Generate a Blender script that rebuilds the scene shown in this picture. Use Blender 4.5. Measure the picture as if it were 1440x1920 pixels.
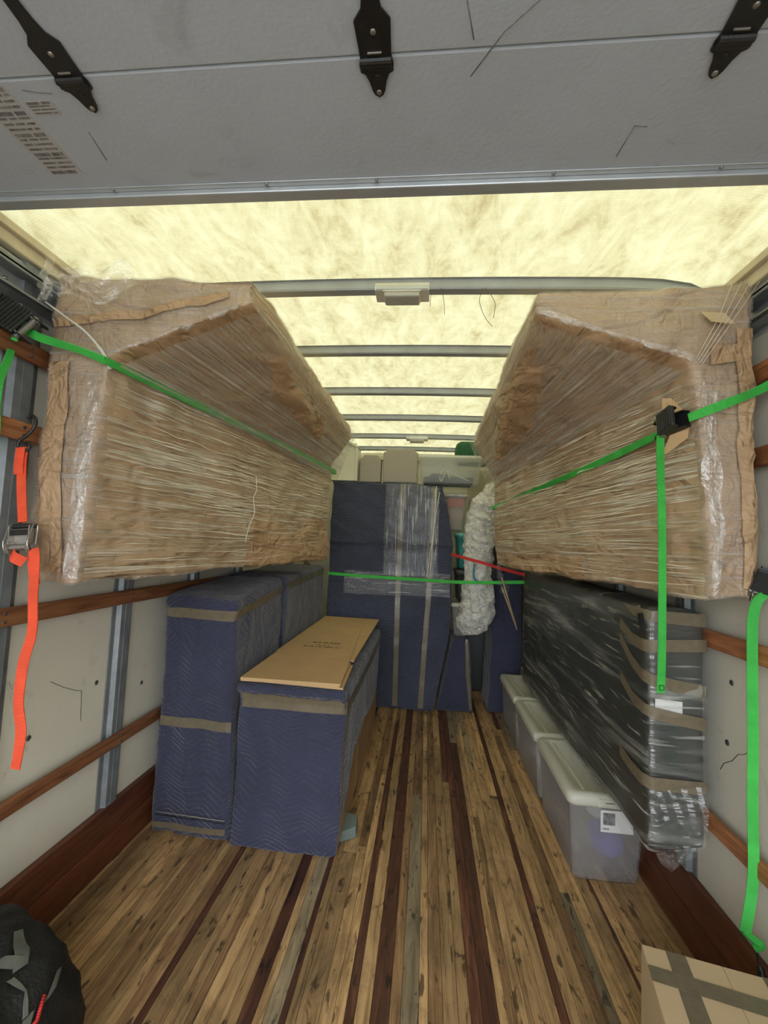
import bpy, bmesh, math, random
from mathutils import Vector, Matrix, noise
from mathutils.bvhtree import BVHTree

for o in list(bpy.data.objects):
    bpy.data.objects.remove(o)
C = bpy.context.scene.collection
S = bpy.context.scene
random.seed(7)

# ---------------------------------------------------------------- camera
def cam_matrix(yaw, pitch, roll):
    f = Vector((math.sin(yaw)*math.cos(pitch), math.cos(yaw)*math.cos(pitch), math.sin(pitch)))
    r = Vector((math.cos(yaw), -math.sin(yaw), 0)); u = r.cross(f)
    r2 = math.cos(roll)*r + math.sin(roll)*u; u2 = -math.sin(roll)*r + math.cos(roll)*u
    m = Matrix((r2, u2, -f)).transposed().to_4x4()
    return m
cd = bpy.data.cameras.new('camera'); cam = bpy.data.objects.new('camera', cd); C.objects.link(cam)
m = cam_matrix(-.098, .0719, .04295); m.translation = Vector((0, 0, 1.42))
cam.matrix_world = m
cd.sensor_fit = 'HORIZONTAL'; cd.sensor_width = 36; cd.lens = 834.3/1440*36
cd.clip_start = .02; cd.clip_end = 200
S.camera = cam

# ---------------------------------------------------------------- light
w = bpy.data.worlds.new('daylight'); S.world = w; w.use_nodes = True
w.node_tree.nodes['Background'].inputs[0].default_value = (.90, .95, 1.0, 1)
w.node_tree.nodes['Background'].inputs[1].default_value = 3.8
sd = bpy.data.lights.new('sun', 'SUN'); sun = bpy.data.objects.new('sun', sd); C.objects.link(sun)
sd.energy = 3.6; sd.angle = math.radians(12); sd.color = (1, .98, .93)
sun.rotation_euler = (math.radians(-22), math.radians(12), 0); sun.location = (0, 0, 8)
S.view_settings.view_transform = 'Standard'; S.view_settings.look = 'None'
S.view_settings.gamma = 1; S.view_settings.use_curve_mapping = False
S.view_settings.exposure = 0.70

# ---------------------------------------------------------------- material helpers
class N:
    def __init__(s, name):
        s.m = bpy.data.materials.new(name); s.m.use_nodes = True
        s.t = s.m.node_tree; s.b = s.t.nodes['Principled BSDF']; s.out = s.t.nodes['Material Output']
    def n(s, ty, **k):
        x = s.t.nodes.new(ty)
        for a, v in k.items(): setattr(x, a, v)
        return x
    def l(s, a, b): s.t.links.new(a, b)
    def coord(s, kind='Object', scale=(1, 1, 1), rot=(0, 0, 0)):
        c = s.n('ShaderNodeTexCoord'); mp = s.n('ShaderNodeMapping')
        mp.inputs['Scale'].default_value = scale; mp.inputs['Rotation'].default_value = rot
        s.l(c.outputs[kind], mp.inputs[0]); return mp.outputs[0]
    def noise(s, vec, scale=5, detail=4, rough=.55, dist=0):
        x = s.n('ShaderNodeTexNoise'); x.inputs['Scale'].default_value = scale
        x.inputs['Detail'].default_value = detail; x.inputs['Roughness'].default_value = rough
        x.inputs['Distortion'].default_value = dist
        if vec is not None: s.l(vec, x.inputs['Vector'])
        return x.outputs['Fac']
    def ramp(s, fac, stops):
        r = s.n('ShaderNodeValToRGB'); e = r.color_ramp.elements
        while len(e) < len(stops): e.new(.5)
        for i, (p, c) in enumerate(stops):
            e[i].position = p; e[i].color = (c, c, c, 1) if isinstance(c, (int, float)) else (*c, 1)
        s.l(fac, r.inputs[0]); return r.outputs[0]
    def math(s, op, a, b=None, c=None):
        x = s.n('ShaderNodeMath', operation=op)
        for i, v in enumerate((a, b, c)):
            if v is None: continue
            if isinstance(v, (int, float)): x.inputs[i].default_value = v
            else: s.l(v, x.inputs[i])
        return x.outputs[0]
    def mix(s, fac, a, b, mode='MIX'):
        x = s.n('ShaderNodeMix', data_type='RGBA', blend_type=mode)
        for k, v in ((0, fac), (6, a), (7, b)):
            if isinstance(v, (int, float)): x.inputs[k].default_value = v
            elif isinstance(v, tuple): x.inputs[k].default_value = (*v, 1)
            else: s.l(v, x.inputs[k])
        return x.outputs[2]
    def bump(s, h, dist=.005, strength=1.0):
        x = s.n('ShaderNodeBump'); x.inputs['Distance'].default_value = dist
        x.inputs['Strength'].default_value = strength; s.l(h, x.inputs['Height'])
        s.l(x.outputs[0], s.b.inputs['Normal']); return x.outputs[0]
    def set(s, col=None, rough=None, metal=None, **k):
        if col is not None:
            if isinstance(col, tuple): s.b.inputs['Base Color'].default_value = (*col, 1)
            else: s.l(col, s.b.inputs['Base Color'])
        if rough is not None: s.b.inputs['Roughness'].default_value = rough
        if metal is not None: s.b.inputs['Metallic'].default_value = metal
        for a, v in k.items(): s.b.inputs[a.replace('_', ' ')].default_value = v
        return s

def simple(name, col, rough=.6, metal=0, var=.12, scale=12, bump=0):
    x = N(name); v = x.coord(); f = x.noise(v, scale, 4)
    c = x.ramp(f, [(.3, tuple(a*(1-var) for a in col)), (.7, tuple(min(1, a*(1+var)) for a in col))])
    x.set(c, rough, metal)
    if bump: x.bump(x.noise(v, scale*6, 3), bump)
    return x.m

# roof skin: translucent fibreglass lit by the sun and sky above it
x = N('translucent_fibreglass'); v = x.coord(scale=(1.0, 1, 1)); v2 = x.coord(scale=(2.2, .9, 1), rot=(0, 0, .5))
f = x.noise(v2, 5, 8, .68, .6); f2 = x.noise(v, 22, 5, .7)
ff = x.math('ADD', x.math('MULTIPLY', f, .75), x.math('MULTIPLY', f2, .25))
col = x.ramp(ff, [(.34, (.130, .108, .052)), (.46, (.178, .163, .090)), (.62, (.213, .206, .125))])
wv = x.n('ShaderNodeTexWave', wave_type='BANDS', bands_direction='Y'); wv.inputs['Scale'].default_value = 32
wv.inputs['Distortion'].default_value = .6
x.l(v, wv.inputs[0]); col = x.mix(.06, col, wv.outputs[0], 'MULTIPLY')
vs = x.coord(scale=(5, 1.2, 1), rot=(0, 0, 1.2)); st = x.ramp(x.noise(vs, 3, 6, .7, 1.5), [(.495, 1.0), (.50, .80), (.505, 1.0)])
stm = x.ramp(x.noise(v, 1.7, 2), [(.56, 0.0), (.62, .5)])
col = x.mix(stm, col, x.mix(1.0, col, st, 'MULTIPLY'))
tr = x.n('ShaderNodeBsdfTranslucent'); df = x.n('ShaderNodeBsdfDiffuse'); mx = x.n('ShaderNodeMixShader')
x.l(col, tr.inputs[0]); x.l(col, df.inputs[0]); mx.inputs[0].default_value = .3
x.l(tr.outputs[0], mx.inputs[1]); x.l(df.outputs[0], mx.inputs[2]); x.l(mx.outputs[0], x.out.inputs[0])
M_ROOF = x.m

def wallmat(name, base, dirt):
    x = N(name); v = x.coord(); f = x.noise(v, 1.6, 6, .6)
    c = x.ramp(f, [(.3, tuple(a*.9 for a in base)), (.6, base)])
    vs = x.coord(scale=(1, 2.4, 1.1), rot=(.5, .3, .4))
    sc = x.ramp(x.noise(vs, 3.4, 5, .6, 1.2), [(.494, 0.0), (.5, 1.0), (.506, 0.0)])
    msk = x.ramp(x.noise(v, 2.6, 3), [(.58, 0.0), (.64, .8)])
    sp = x.ramp(x.noise(v, 34, 3, .7), [(.70, 0.0), (.76, .6)])
    sm = x.ramp(x.noise(v, 5.5, 3, .6, 1), [(.62, 0.0), (.75, .35)])
    k = x.math('MAXIMUM', x.math('MULTIPLY', sc, msk), x.math('MAXIMUM', x.math('MULTIPLY', sp, msk), sm))
    c = x.mix(k, c, dirt); x.set(c, .5); x.bump(x.noise(v, 90, 2), .0006); return x.m
M_WALL = wallmat('white_frp_panel', (.68, .65, .54), (.26, .22, .16))
M_DOOR = wallmat('painted_door_panel', (.48, .535, .60), (.27, .27, .27))
M_ALU = simple('brushed_aluminium', (.56, .60, .62), .4, .6, .06)
M_BOWS = simple('painted_grey_bow', (.42, .45, .47), .5, .3, .08)
M_GALV = simple('galvanised_steel', (.22, .24, .25), .5, .35, .22, 14, .0006)
M_DARKST = simple('dark_steel', (.07, .075, .075), .6, .4)  # dark grey for rivets, screws, cracks and the subfloor
M_COVE = simple('cream_plastic_cove', (.66, .58, .42), .6)
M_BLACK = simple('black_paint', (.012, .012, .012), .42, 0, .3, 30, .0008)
M_RUBBER = simple('black_rubber', (.022, .024, .022), .35, 0, .3, 40)
M_STEEL = simple('zinc_steel', (.34, .32, .29), .35, .8, .15)
M_WHITEPL = simple('white_plastic', (.72, .70, .60), .4)
M_LENS = simple('frosted_lens', (.50, .50, .44), .25)

def wood(name, dark, mid, light, scale=1.0, axis='Y', rough=.5, knots=True, perobj=True):
    x = N(name); c = x.n('ShaderNodeTexCoord'); oi = x.n('ShaderNodeObjectInfo')
    add = x.n('ShaderNodeVectorMath', operation='ADD')
    sc = x.n('ShaderNodeVectorMath', operation='SCALE'); sc.inputs['Scale'].default_value = 37.0 if perobj else 0
    cb = x.n('ShaderNodeCombineXYZ'); x.l(oi.outputs['Random'], cb.inputs[0]); x.l(oi.outputs['Random'], cb.inputs[1])
    gp = x.n('ShaderNodeNewGeometry'); x.l(cb.outputs[0], sc.inputs[0]); x.l(gp.outputs['Position'], add.inputs[0]); x.l(sc.outputs[0], add.inputs[1])
    mp = x.n('ShaderNodeMapping'); mp.inputs['Scale'].default_value = (11*scale, .9*scale, 11*scale); x.l(add.outputs[0], mp.inputs[0])
    f = x.noise(mp.outputs[0], 4, 8, .68, .8)
    col = x.ramp(f, [(.32, dark), (.5, mid), (.68, light)])
    if knots:
        mk = x.n('ShaderNodeMapping'); mk.inputs['Scale'].default_value = (5.5, 1.7, 5.5); x.l(add.outputs[0], mk.inputs[0])
        k = x.ramp(x.noise(mk.outputs[0], 5, 6, .6, .4), [(.585, 0.0), (.64, .85)])
        col = x.mix(k, col, tuple(a*.28 for a in dark))
        # dirt ground into the surface in irregular patches
        d = x.ramp(x.noise(gp.outputs['Position'], 2.6, 9, .75, .6), [(.50, 0.0), (.70, .62)])
        col = x.mix(d, col, (.035, .026, .018))
    hv = x.n('ShaderNodeHueSaturation'); x.l(col, hv.inputs['Color'])
    x.l(x.math('MULTIPLY_ADD', oi.outputs['Random'], .6, .68), hv.inputs['Value'])
    x.set(hv.outputs[0], rough); x.bump(f, .0015); return x.m
M_PL = [wood('oak_plank_tan', (.17, .095, .038), (.42, .26, .12), (.57, .37, .175)),
        wood('oak_plank_honey', (.21, .115, .045), (.50, .31, .14), (.67, .44, .21)),
        wood('oak_plank_brown', (.10, .055, .025), (.24, .135, .06), (.40, .24, .12)),
        wood('oak_plank_grey', (.13, .10, .06), (.26, .20, .12), (.38, .30, .19))]
M_PDARK = wood('mahogany_plank', (.045, .016, .009), (.105, .038, .020), (.19, .08, .042))
M_RAIL = wood('red_oak_rail', (.12, .045, .018), (.27, .105, .04), (.40, .18, .075), .8, knots=False)
M_BASE = wood('mahogany_kick_board', (.05, .014, .006), (.11, .032, .013), (.17, .055, .022), .8, knots=False)

# kraft paper over the sofas
x = N('kraft_paper'); v = x.coord(); f = x.noise(v, 2.2, 6, .6, .6)
c = x.ramp(f, [(.3, (.35, .22, .12)), (.5, (.46, .305, .17)), (.7, (.55, .38, .22))])
x.set(c, .6)
h = x.math('ADD', x.noise(x.coord(scale=(1, .4, 1.8), rot=(.5, 0, 0)), 4.5, 3, .45, 1.6), x.math('MULTIPLY', x.noise(x.coord(scale=(1.6, .5, 1)), 13, 2, .4, 2.2), .3))
x.bump(h, .05); M_KRAFT = x.m

def film(name, tint, base, streak, scale=(2.0, 55), thr=(.52, .66), rough=.22, fine=(4.5, 210), hot=.9):
    """clear plastic sheet: see-through, with milky stretch marks and painted glints running along U"""
    x = N(name); uv = x.coord('UV', (scale[0], scale[1], 1)); uv2 = x.coord('UV', (fine[0], fine[1], 1)); big = x.coord('UV')
    a = x.noise(uv, 1, 4, .6, .35); b = x.noise(uv2, 1, 3, .6, .2); g = x.ramp(x.noise(big, 3.2, 4, .6), [(.36, .35), (.6, 1.0)])
    s1 = x.ramp(a, [(thr[0], 0.0), (thr[1], 1.0)]); s2 = x.ramp(b, [(.58, 0.0), (.68, 1.0)])
    s = x.math('MULTIPLY', x.math('MAXIMUM', x.math('MULTIPLY', s1, .75), s2), g)
    fac = x.math('MINIMUM', x.math('ADD', x.math('MULTIPLY', s, streak), base), .95)
    x.set(tint, rough); x.b.inputs['IOR'].default_value = 1.5
    x.bump(x.math('ADD', a, x.math('MULTIPLY', b, .6)), .012)
    t = x.n('ShaderNodeBsdfTransparent'); mx = x.n('ShaderNodeMixShader'); x.l(fac, mx.inputs[0])
    gl = x.n('ShaderNodeBsdfGlossy'); gl.inputs['Roughness'].default_value = .16; gl.inputs['Color'].default_value = (1, 1, 1, 1)
    bn = [q for q in x.t.nodes if q.bl_idname == 'ShaderNodeBump'][0]; x.l(bn.outputs[0], gl.inputs['Normal'])
    m1 = x.n('ShaderNodeMixShader'); m1.inputs[0].default_value = .10*hot
    x.l(t.outputs[0], m1.inputs[1]); x.l(gl.outputs[0], m1.inputs[2])
    x.l(m1.outputs[0], mx.inputs[1]); x.l(x.b.outputs[0], mx.inputs[2]); x.l(mx.outputs[0], x.out.inputs[0])
    return x.m
M_FILM = film('stretch_film', (.92, .86, .68), .03, 1.1, (1.5, 90), (.48, .63), .26, fine=(3.0, 230))  # pale gold streaks: roof glints painted into the film colour
M_FILME = film('end_stretch_film', (.66, .63, .58), .14, .45, (1.1, 70), (.50, .66), .3, fine=(2.4, 200))
M_FILMB = film('bridging_stretch_film', (.86, .82, .72), .10, 1.0, (.5, 100), (.45, .66), .26, fine=(.9, 300))
M_FILMV = film('film_over_blanket', (.80, .82, .86), .07, .8, (1.6, 55), (.54, .66), .35, fine=(3, 120), hot=.5)
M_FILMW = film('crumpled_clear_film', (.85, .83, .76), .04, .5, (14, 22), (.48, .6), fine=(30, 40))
M_FILMD = film('clear_bag_over_dark', (.66, .68, .62), .02, .62, (1.1, 12), (.52, .68), fine=(3, 34), hot=.7)
M_FILMG = film('gathered_film_rope', (.85, .83, .78), .45, .5, (20, 30), (.4, .6))
M_FILMT = film('loose_clear_bag', (.50, .50, .47), .05, .42, (2, 8), (.50, .68), .3, fine=(4, 18), hot=.5)

# quilted blanket
def blanket(name, col):
    x = N(name); c = x.n('ShaderNodeTexCoord'); sp = x.n('ShaderNodeSeparateXYZ')
    nd = x.n('ShaderNodeTexNoise'); nd.inputs['Scale'].default_value = 3; x.l(c.outputs['UV'], nd.inputs[0])
    ad = x.n('ShaderNodeMix', data_type='RGBA', blend_type='LINEAR_LIGHT'); ad.inputs[0].default_value = .10
    x.l(c.outputs['UV'], ad.inputs[6]); x.l(nd.outputs['Color'], ad.inputs[7]); x.l(ad.outputs[2], sp.inputs[0])
    tri = x.math('PINGPONG', sp.outputs[0], .085)
    vv = x.math('ADD', sp.outputs[1], x.math('MULTIPLY', tri, .52))
    s = x.math('ABSOLUTE', x.math('SINE', x.math('MULTIPLY', vv, math.pi/.025)))
    h = x.math('POWER', s, .6)
    fold = x.noise(c.outputs['Object'], 4, 5, .6, .8)
    cc = x.ramp(x.noise(c.outputs['Object'], 3, 5), [(.3, tuple(a*.8 for a in col)), (.7, tuple(a*1.2 for a in col))])
    cc = x.mix(x.ramp(s, [(.0, .22), (.22, 0.0)]), cc, tuple(min(1, a*1.9+.012) for a in col))
    x.set(cc, .85); x.b.inputs['Sheen Weight'].default_value = .25
    x.bump(x.math('ADD', x.math('MULTIPLY', h, .22), x.math('MULTIPLY', fold, 2.6)), .018); return x.m
M_BLK = blanket('navy_quilted_blanket', (.029, .033, .068))
M_BLK2 = blanket('slate_quilted_blanket', (.042, .049, .082))
def tapemat(name, col, alpha):
    x = N(name); v = x.coord(scale=(1, 1, 1)); f = x.noise(v, 40, 4, .6)
    x.set(x.ramp(f, [(.3, tuple(a*.85 for a in col)), (.7, tuple(a*1.12 for a in col))]), .28)
    x.bump(x.noise(v, 25, 3), .002)
    t = x.n('ShaderNodeBsdfTransparent'); mx = x.n('ShaderNodeMixShader'); mx.inputs[0].default_value = alpha
    x.l(t.outputs[0], mx.inputs[1]); x.l(x.b.outputs[0], mx.inputs[2]); x.l(mx.outputs[0], x.out.inputs[0]); return x.m
M_TAPE = tapemat('brown_packing_tape', (.19, .155, .10), .82)
M_TAPEY = tapemat('amber_packing_tape', (.30, .21, .11), .85)
M_CARD = simple('cardboard', (.52, .345, .17), .8, 0, .07, 5, .0006)
M_CARD2 = simple('pale_cardboard', (.52, .39, .235), .8, 0, .05, 5, .0006)
M_CEDGE = simple('cardboard_edge', (.19, .115, .05), .9, 0, .4, 60)
M_PANEL = simple('varnished_panel', (.33, .20, .09), .6, 0, .15, 4)
M_INK = simple('brown_black_ink', (.10, .07, .035), .8)
M_PAPER = simple('white_paper', (.72, .72, .70), .7, 0, .03)
M_GREYP = simple('printed_grey', (.20, .20, .20), .7, 0, .5, 60)
M_STICK = simple('sticker_paper', (.47, .47, .47), .6, 0, .05)
M_DARK = simple('charcoal_panel', (.030, .034, .032), .5, 0, .15)
def webbing(name, col):
    x = N(name); v = x.coord(); wv = x.n('ShaderNodeTexWave', wave_type='BANDS', bands_direction='Z'); wv.inputs['Scale'].default_value = 120
    x.l(v, wv.inputs[0]); f = x.noise(v, 14, 4)
    x.set(x.ramp(f, [(.3, tuple(a*.85 for a in col)), (.7, tuple(min(1, a*1.15) for a in col))]), .6); x.bump(wv.outputs[0], .0008); return x.m
M_GREEN = webbing('green_webbing', (.055, .52, .075))
M_ORANGE = webbing('orange_webbing', (.88, .095, .035))
M_RED = webbing('red_webbing', (.62, .03, .03))
def plastic(name, col, mixf, rough=.3):
    x = N(name); x.set(col, rough); x.bump(x.noise(x.coord(), 6, 3), .004)
    t = x.n('ShaderNodeBsdfTransparent'); tl = x.n('ShaderNodeBsdfTranslucent'); tl.inputs[0].default_value = (*col, 1)
    m1 = x.n('ShaderNodeMixShader'); m1.inputs[0].default_value = .35; x.l(x.b.outputs[0], m1.inputs[1]); x.l(tl.outputs[0], m1.inputs[2])
    mx = x.n('ShaderNodeMixShader'); mx.inputs[0].default_value = mixf
    x.l(t.outputs[0], mx.inputs[1]); x.l(m1.outputs[0], mx.inputs[2]); x.l(mx.outputs[0], x.out.inputs[0]); return x.m
M_BIN = plastic('frosted_bin_plastic', (.74, .73, .73), .30)
M_CLEAR = plastic('clear_bin_plastic', (.80, .84, .80), .27)
M_CLID = plastic('clear_lid_plastic', (.84, .86, .80), .7)
M_LID = plastic('milky_lid_plastic', (.80, .79, .68), .93, .35)
M_TEAL = simple('teal_plastic', (.02, .22, .19), .4)
M_PURPLE = simple('violet_cloth', (.13, .12, .42), .9, 0, .3, 9)
M_WHITEC = simple('white_cloth', (.68, .70, .70), .9, 0, .1, 9)
M_REDC = simple('coral_cloth', (.70, .12, .07), .9, 0, .2, 9)
M_BROWNC = simple('tan_cloth', (.42, .26, .16), .9, 0, .2, 9)
M_DKCL = simple('dark_blue_cloth', (.07, .09, .12), .9, 0, .3, 12)
M_CUSH = simple('taupe_upholstery', (.36, .33, .27), .95, 0, .06, 60, .0008)
M_SHELF = simple('cream_laminate', (.70, .69, .57), .5, 0, .03)
x = N('green_carpet'); v = x.coord(); f = x.noise(v, 90, 3, .8)
x.set(x.ramp(f, [(.4, (.012, .075, .03)), (.62, (.06, .20, .09))]), .95); x.bump(f, .01); M_CARPET = x.m
x = N('white_plastic_bag'); v = x.coord(scale=(1, 1, 1.6)); f = x.noise(v, 16, 5, .6, 2.5)
x.set(x.ramp(f, [(.3, (.72, .71, .64)), (.6, (.95, .94, .87))]), .26); x.bump(f, .035); x.b.inputs['Coat Weight'].default_value = .4; M_BAGW = x.m
M_BAGB = simple('black_nylon', (.006, .0065, .006), .6, 0, .5, 20, .003)
M_WEBG = simple('grey_reflective_patch', (.10, .105, .085), .7, 0, .2, 40)
M_ASPH = simple('asphalt_yard', (.16, .16, .155), .95, 0, .2, 3)
M_WIRE = simple('grey_wire', (.16, .14, .08), .6)
M_STAKE = simple('tan_wood_stake', (.42, .30, .18), .7)
M_TEALCH = simple('teal_drawstring', (.02, .20, .30), .6)

# ---------------------------------------------------------------- mesh helpers
def link(name, me, mat=None, parent=None, smooth=False):
    o = bpy.data.objects.new(name, me); C.objects.link(o)
    if mat is not None: me.materials.append(mat)
    if smooth:
        for p in me.polygons: p.use_smooth = True
    if parent is not None: o.parent = parent; o.matrix_parent_inverse = parent.matrix_world.inverted()
    return o
def thing(name, loc, label, cat, group=None):
    o = bpy.data.objects.new(name, None); C.objects.link(o); o.location = loc; o.empty_display_size = .05
    o['label'] = label; o['category'] = cat
    if group: o['group'] = group
    bpy.context.view_layer.update()
    return o
def tag(o, label, cat, group=None):
    o['label'] = label; o['category'] = cat
    if group: o['group'] = group
    return o
def struct(o): o['kind'] = 'structure'; return o
def bm_obj(name, bm, mat, parent=None, smooth=False):
    me = bpy.data.meshes.new(name); bmesh.ops.recalc_face_normals(bm, faces=bm.faces); bm.to_mesh(me); bm.free()
    return link(name, me, mat, parent, smooth)
def add_box(bm, x0, x1, y0, y1, z0, z1, bev=0, seg=2, mtx=None):
    r = bmesh.ops.create_cube(bm, size=1); vs = r['verts']
    for v in vs: v.co = Vector((x0+(v.co.x+.5)*(x1-x0), y0+(v.co.y+.5)*(y1-y0), z0+(v.co.z+.5)*(z1-z0)))
    if bev:
        es = list({e for v in vs for e in v.link_edges})
        r = bmesh.ops.bevel(bm, geom=es, offset=bev, segments=seg, affect='EDGES', profile=.5)
        vs = list({v for f in r['faces'] for v in f.verts} | {v for v in vs if v.is_valid})
    if mtx is not None: bmesh.ops.transform(bm, matrix=mtx, verts=vs)
    return vs
def box(name, x0, x1, y0, y1, z0, z1, mat, parent=None, bev=.004, mtx=None):
    bm = bmesh.new(); add_box(bm, x0, x1, y0, y1, z0, z1, bev, 2, mtx); return bm_obj(name, bm, mat, parent)
def hexa(name, low, high, mat, parent=None, bev=.0):
    """eight-corner solid: four low corners, four high ones, same order"""
    bm = bmesh.new(); a = [bm.verts.new(p) for p in low]; b = [bm.verts.new(p) for p in high]
    bm.faces.new(a[::-1]); bm.faces.new(b)
    for i in range(4): bm.faces.new((a[i], a[(i+1) % 4], b[(i+1) % 4], b[i]))
    if bev: bmesh.ops.bevel(bm, geom=bm.edges[:], offset=bev, segments=2, affect='EDGES', profile=.5)
    return bm_obj(name, bm, mat, parent)
def add_tube(bm, pts, r, seg=8, cap=True):
    pts = [Vector(p) for p in pts]; rings = []; n0 = None
    for i, p in enumerate(pts):
        t = (pts[min(i+1, len(pts)-1)] - pts[max(i-1, 0)]).normalized()
        if n0 is None: n0 = t.orthogonal().normalized()
        n0 = (n0 - t*n0.dot(t)).normalized(); b = t.cross(n0)
        rr = r[i] if isinstance(r, (list, tuple)) else r
        rings.append([bm.verts.new(p + (n0*math.cos(2*math.pi*k/seg) + b*math.sin(2*math.pi*k/seg))*rr) for k in range(seg)])
    for a, b in zip(rings, rings[1:]):
        for k in range(seg): bm.faces.new((a[k], a[(k+1) % seg], b[(k+1) % seg], b[k]))
    if cap: bm.faces.new(rings[0][::-1]); bm.faces.new(rings[-1])
def tube(name, pts, r, mat, parent=None, seg=8):
    bm = bmesh.new(); add_tube(bm, pts, r, seg); return bm_obj(name, bm, mat, parent, True)
def spline(pts, n=6):
    P = [Vector(p) for p in pts]; out = []
    for i in range(len(P)-1):
        p0, p1, p2, p3 = P[max(i-1, 0)], P[i], P[i+1], P[min(i+2, len(P)-1)]
        for k in range(n):
            t = k/n; out.append(.5*((2*p1)+(p2-p0)*t+(2*p0-5*p1+4*p2-p3)*t*t+(3*p1-p0-3*p2+p3)*t**3))
    out.append(P[-1]); return out
def ribbon(name, pts, wd, w, mat, parent=None, th=.0016, n=6, smoothpath=True, taper=None):
    """webbing: path, width direction(s), width; swept flat rectangle"""
    P = spline(pts, n) if smoothpath else [Vector(p) for p in pts]
    if isinstance(wd[0], (int, float)): wd = [wd]*len(pts)
    W = spline(wd, n) if smoothpath else [Vector(q) for q in wd]
    bm = bmesh.new(); rows = []
    for i, p in enumerate(P):
        t = (P[min(i+1, len(P)-1)]-P[max(i-1, 0)]).normalized(); d = W[i].normalized(); d = (d - t*d.dot(t)).normalized()
        nn = t.cross(d); hw = w/2
        rows.append([bm.verts.new(p+d*a*hw+nn*b*th) for a, b in ((-1, -1), (1, -1), (1, 1), (-1, 1))])
    for a, b in zip(rows, rows[1:]):
        for k in range(4): bm.faces.new((a[k], a[(k+1) % 4], b[(k+1) % 4], b[k]))
    bm.faces.new(rows[0][::-1]); bm.faces.new(rows[-1])
    return bm_obj(name, bm, mat, parent)
def prism(bm, outline, h, mtx=None):
    a = [bm.verts.new((p[0], p[1], 0)) for p in outline]; b = [bm.verts.new((p[0], p[1], h)) for p in outline]
    n = len(a); bm.faces.new(a[::-1]); bm.faces.new(b)
    for i in range(n): bm.faces.new((a[i], a[(i+1) % n], b[(i+1) % n], b[i]))
    if mtx is not None: bmesh.ops.transform(bm, matrix=mtx, verts=a+b)
def boxpts(x0, x1, y0, y1, z0, z1): return [(a, b, c) for a in (x0, x1) for b in (y0, y1) for c in (z0, z1)]
def box_uv(me, off=(0, 0)):
    uv = me.uv_layers.new(name='UVMap') if not me.uv_layers else me.uv_layers[0]
    for p in me.polygons:
        n = p.normal; ax = max(range(3), key=lambda i: abs(n[i]))
        for li in p.loop_indices:
            c = me.vertices[me.loops[li].vertex_index].co
            uv.data[li].uv = (c.y, c.z) if ax == 0 else ((c.x, c.z) if ax == 1 else (c.x, c.y))
def soft(name, solids, mat, parent=None, voxel=.016, smooth=4, disp=None):
    """one continuous soft skin round overlapping convex solids, wrinkled by disp(p, n) -> metres along the normal"""
    bm = bmesh.new()
    for s in solids:
        b2 = bmesh.new()
        for p in s: b2.verts.new(p)
        bmesh.ops.convex_hull(b2, input=b2.verts[:], use_existing_faces=False)
        bmesh.ops.delete(b2, geom=[v for v in b2.verts if not v.link_faces], context='VERTS')
        tmp = bpy.data.meshes.new('t'); bmesh.ops.recalc_face_normals(b2, faces=b2.faces); b2.to_mesh(tmp); b2.free(); bm.from_mesh(tmp); bpy.data.meshes.remove(tmp)
    me = bpy.data.meshes.new(name); bm.to_mesh(me); bm.free()
    t = bpy.data.objects.new('t', me); C.objects.link(t)
    r = t.modifiers.new('r', 'REMESH'); r.mode = 'VOXEL'; r.voxel_size = voxel
    if smooth: q = t.modifiers.new('s', 'SMOOTH'); q.factor = .5; q.iterations = smooth
    dg = bpy.context.evaluated_depsgraph_get(); dg.update()
    out = bpy.data.meshes.new_from_object(t.evaluated_get(dg)); bpy.data.objects.remove(t); bpy.data.meshes.remove(me)
    out.name = name
    if disp:
        ns = [v.normal.copy() for v in out.vertices]
        for v, n in zip(out.vertices, ns): v.co = v.co + n*disp(v.co, n)
    out.update(); box_uv(out)
    return link(name, out, mat, parent, True)
def peel(name, src, mat, keep, parent=None, off=.005, disp=None):
    """a film lying on the soft body: the faces of src for which keep(centre, normal) is true, lifted by off"""
    me = src.data; vs = {}; V = []; F = []
    for p in me.polygons:
        if not keep(p.center, p.normal): continue
        f = []
        for i in p.vertices:
            if i not in vs:
                v = me.vertices[i]; c = v.co + v.normal*(off + (disp(v.co, v.normal) if disp else 0)); vs[i] = len(V); V.append(c)
            f.append(vs[i])
        F.append(f)
    m2 = bpy.data.meshes.new(name); m2.from_pydata(V, [], F); m2.update(); box_uv(m2)
    return link(name, m2, mat, parent, True)
def bvh(o): return BVHTree.FromPolygons([v.co for v in o.data.vertices], [p.vertices for p in o.data.polygons])
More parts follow.
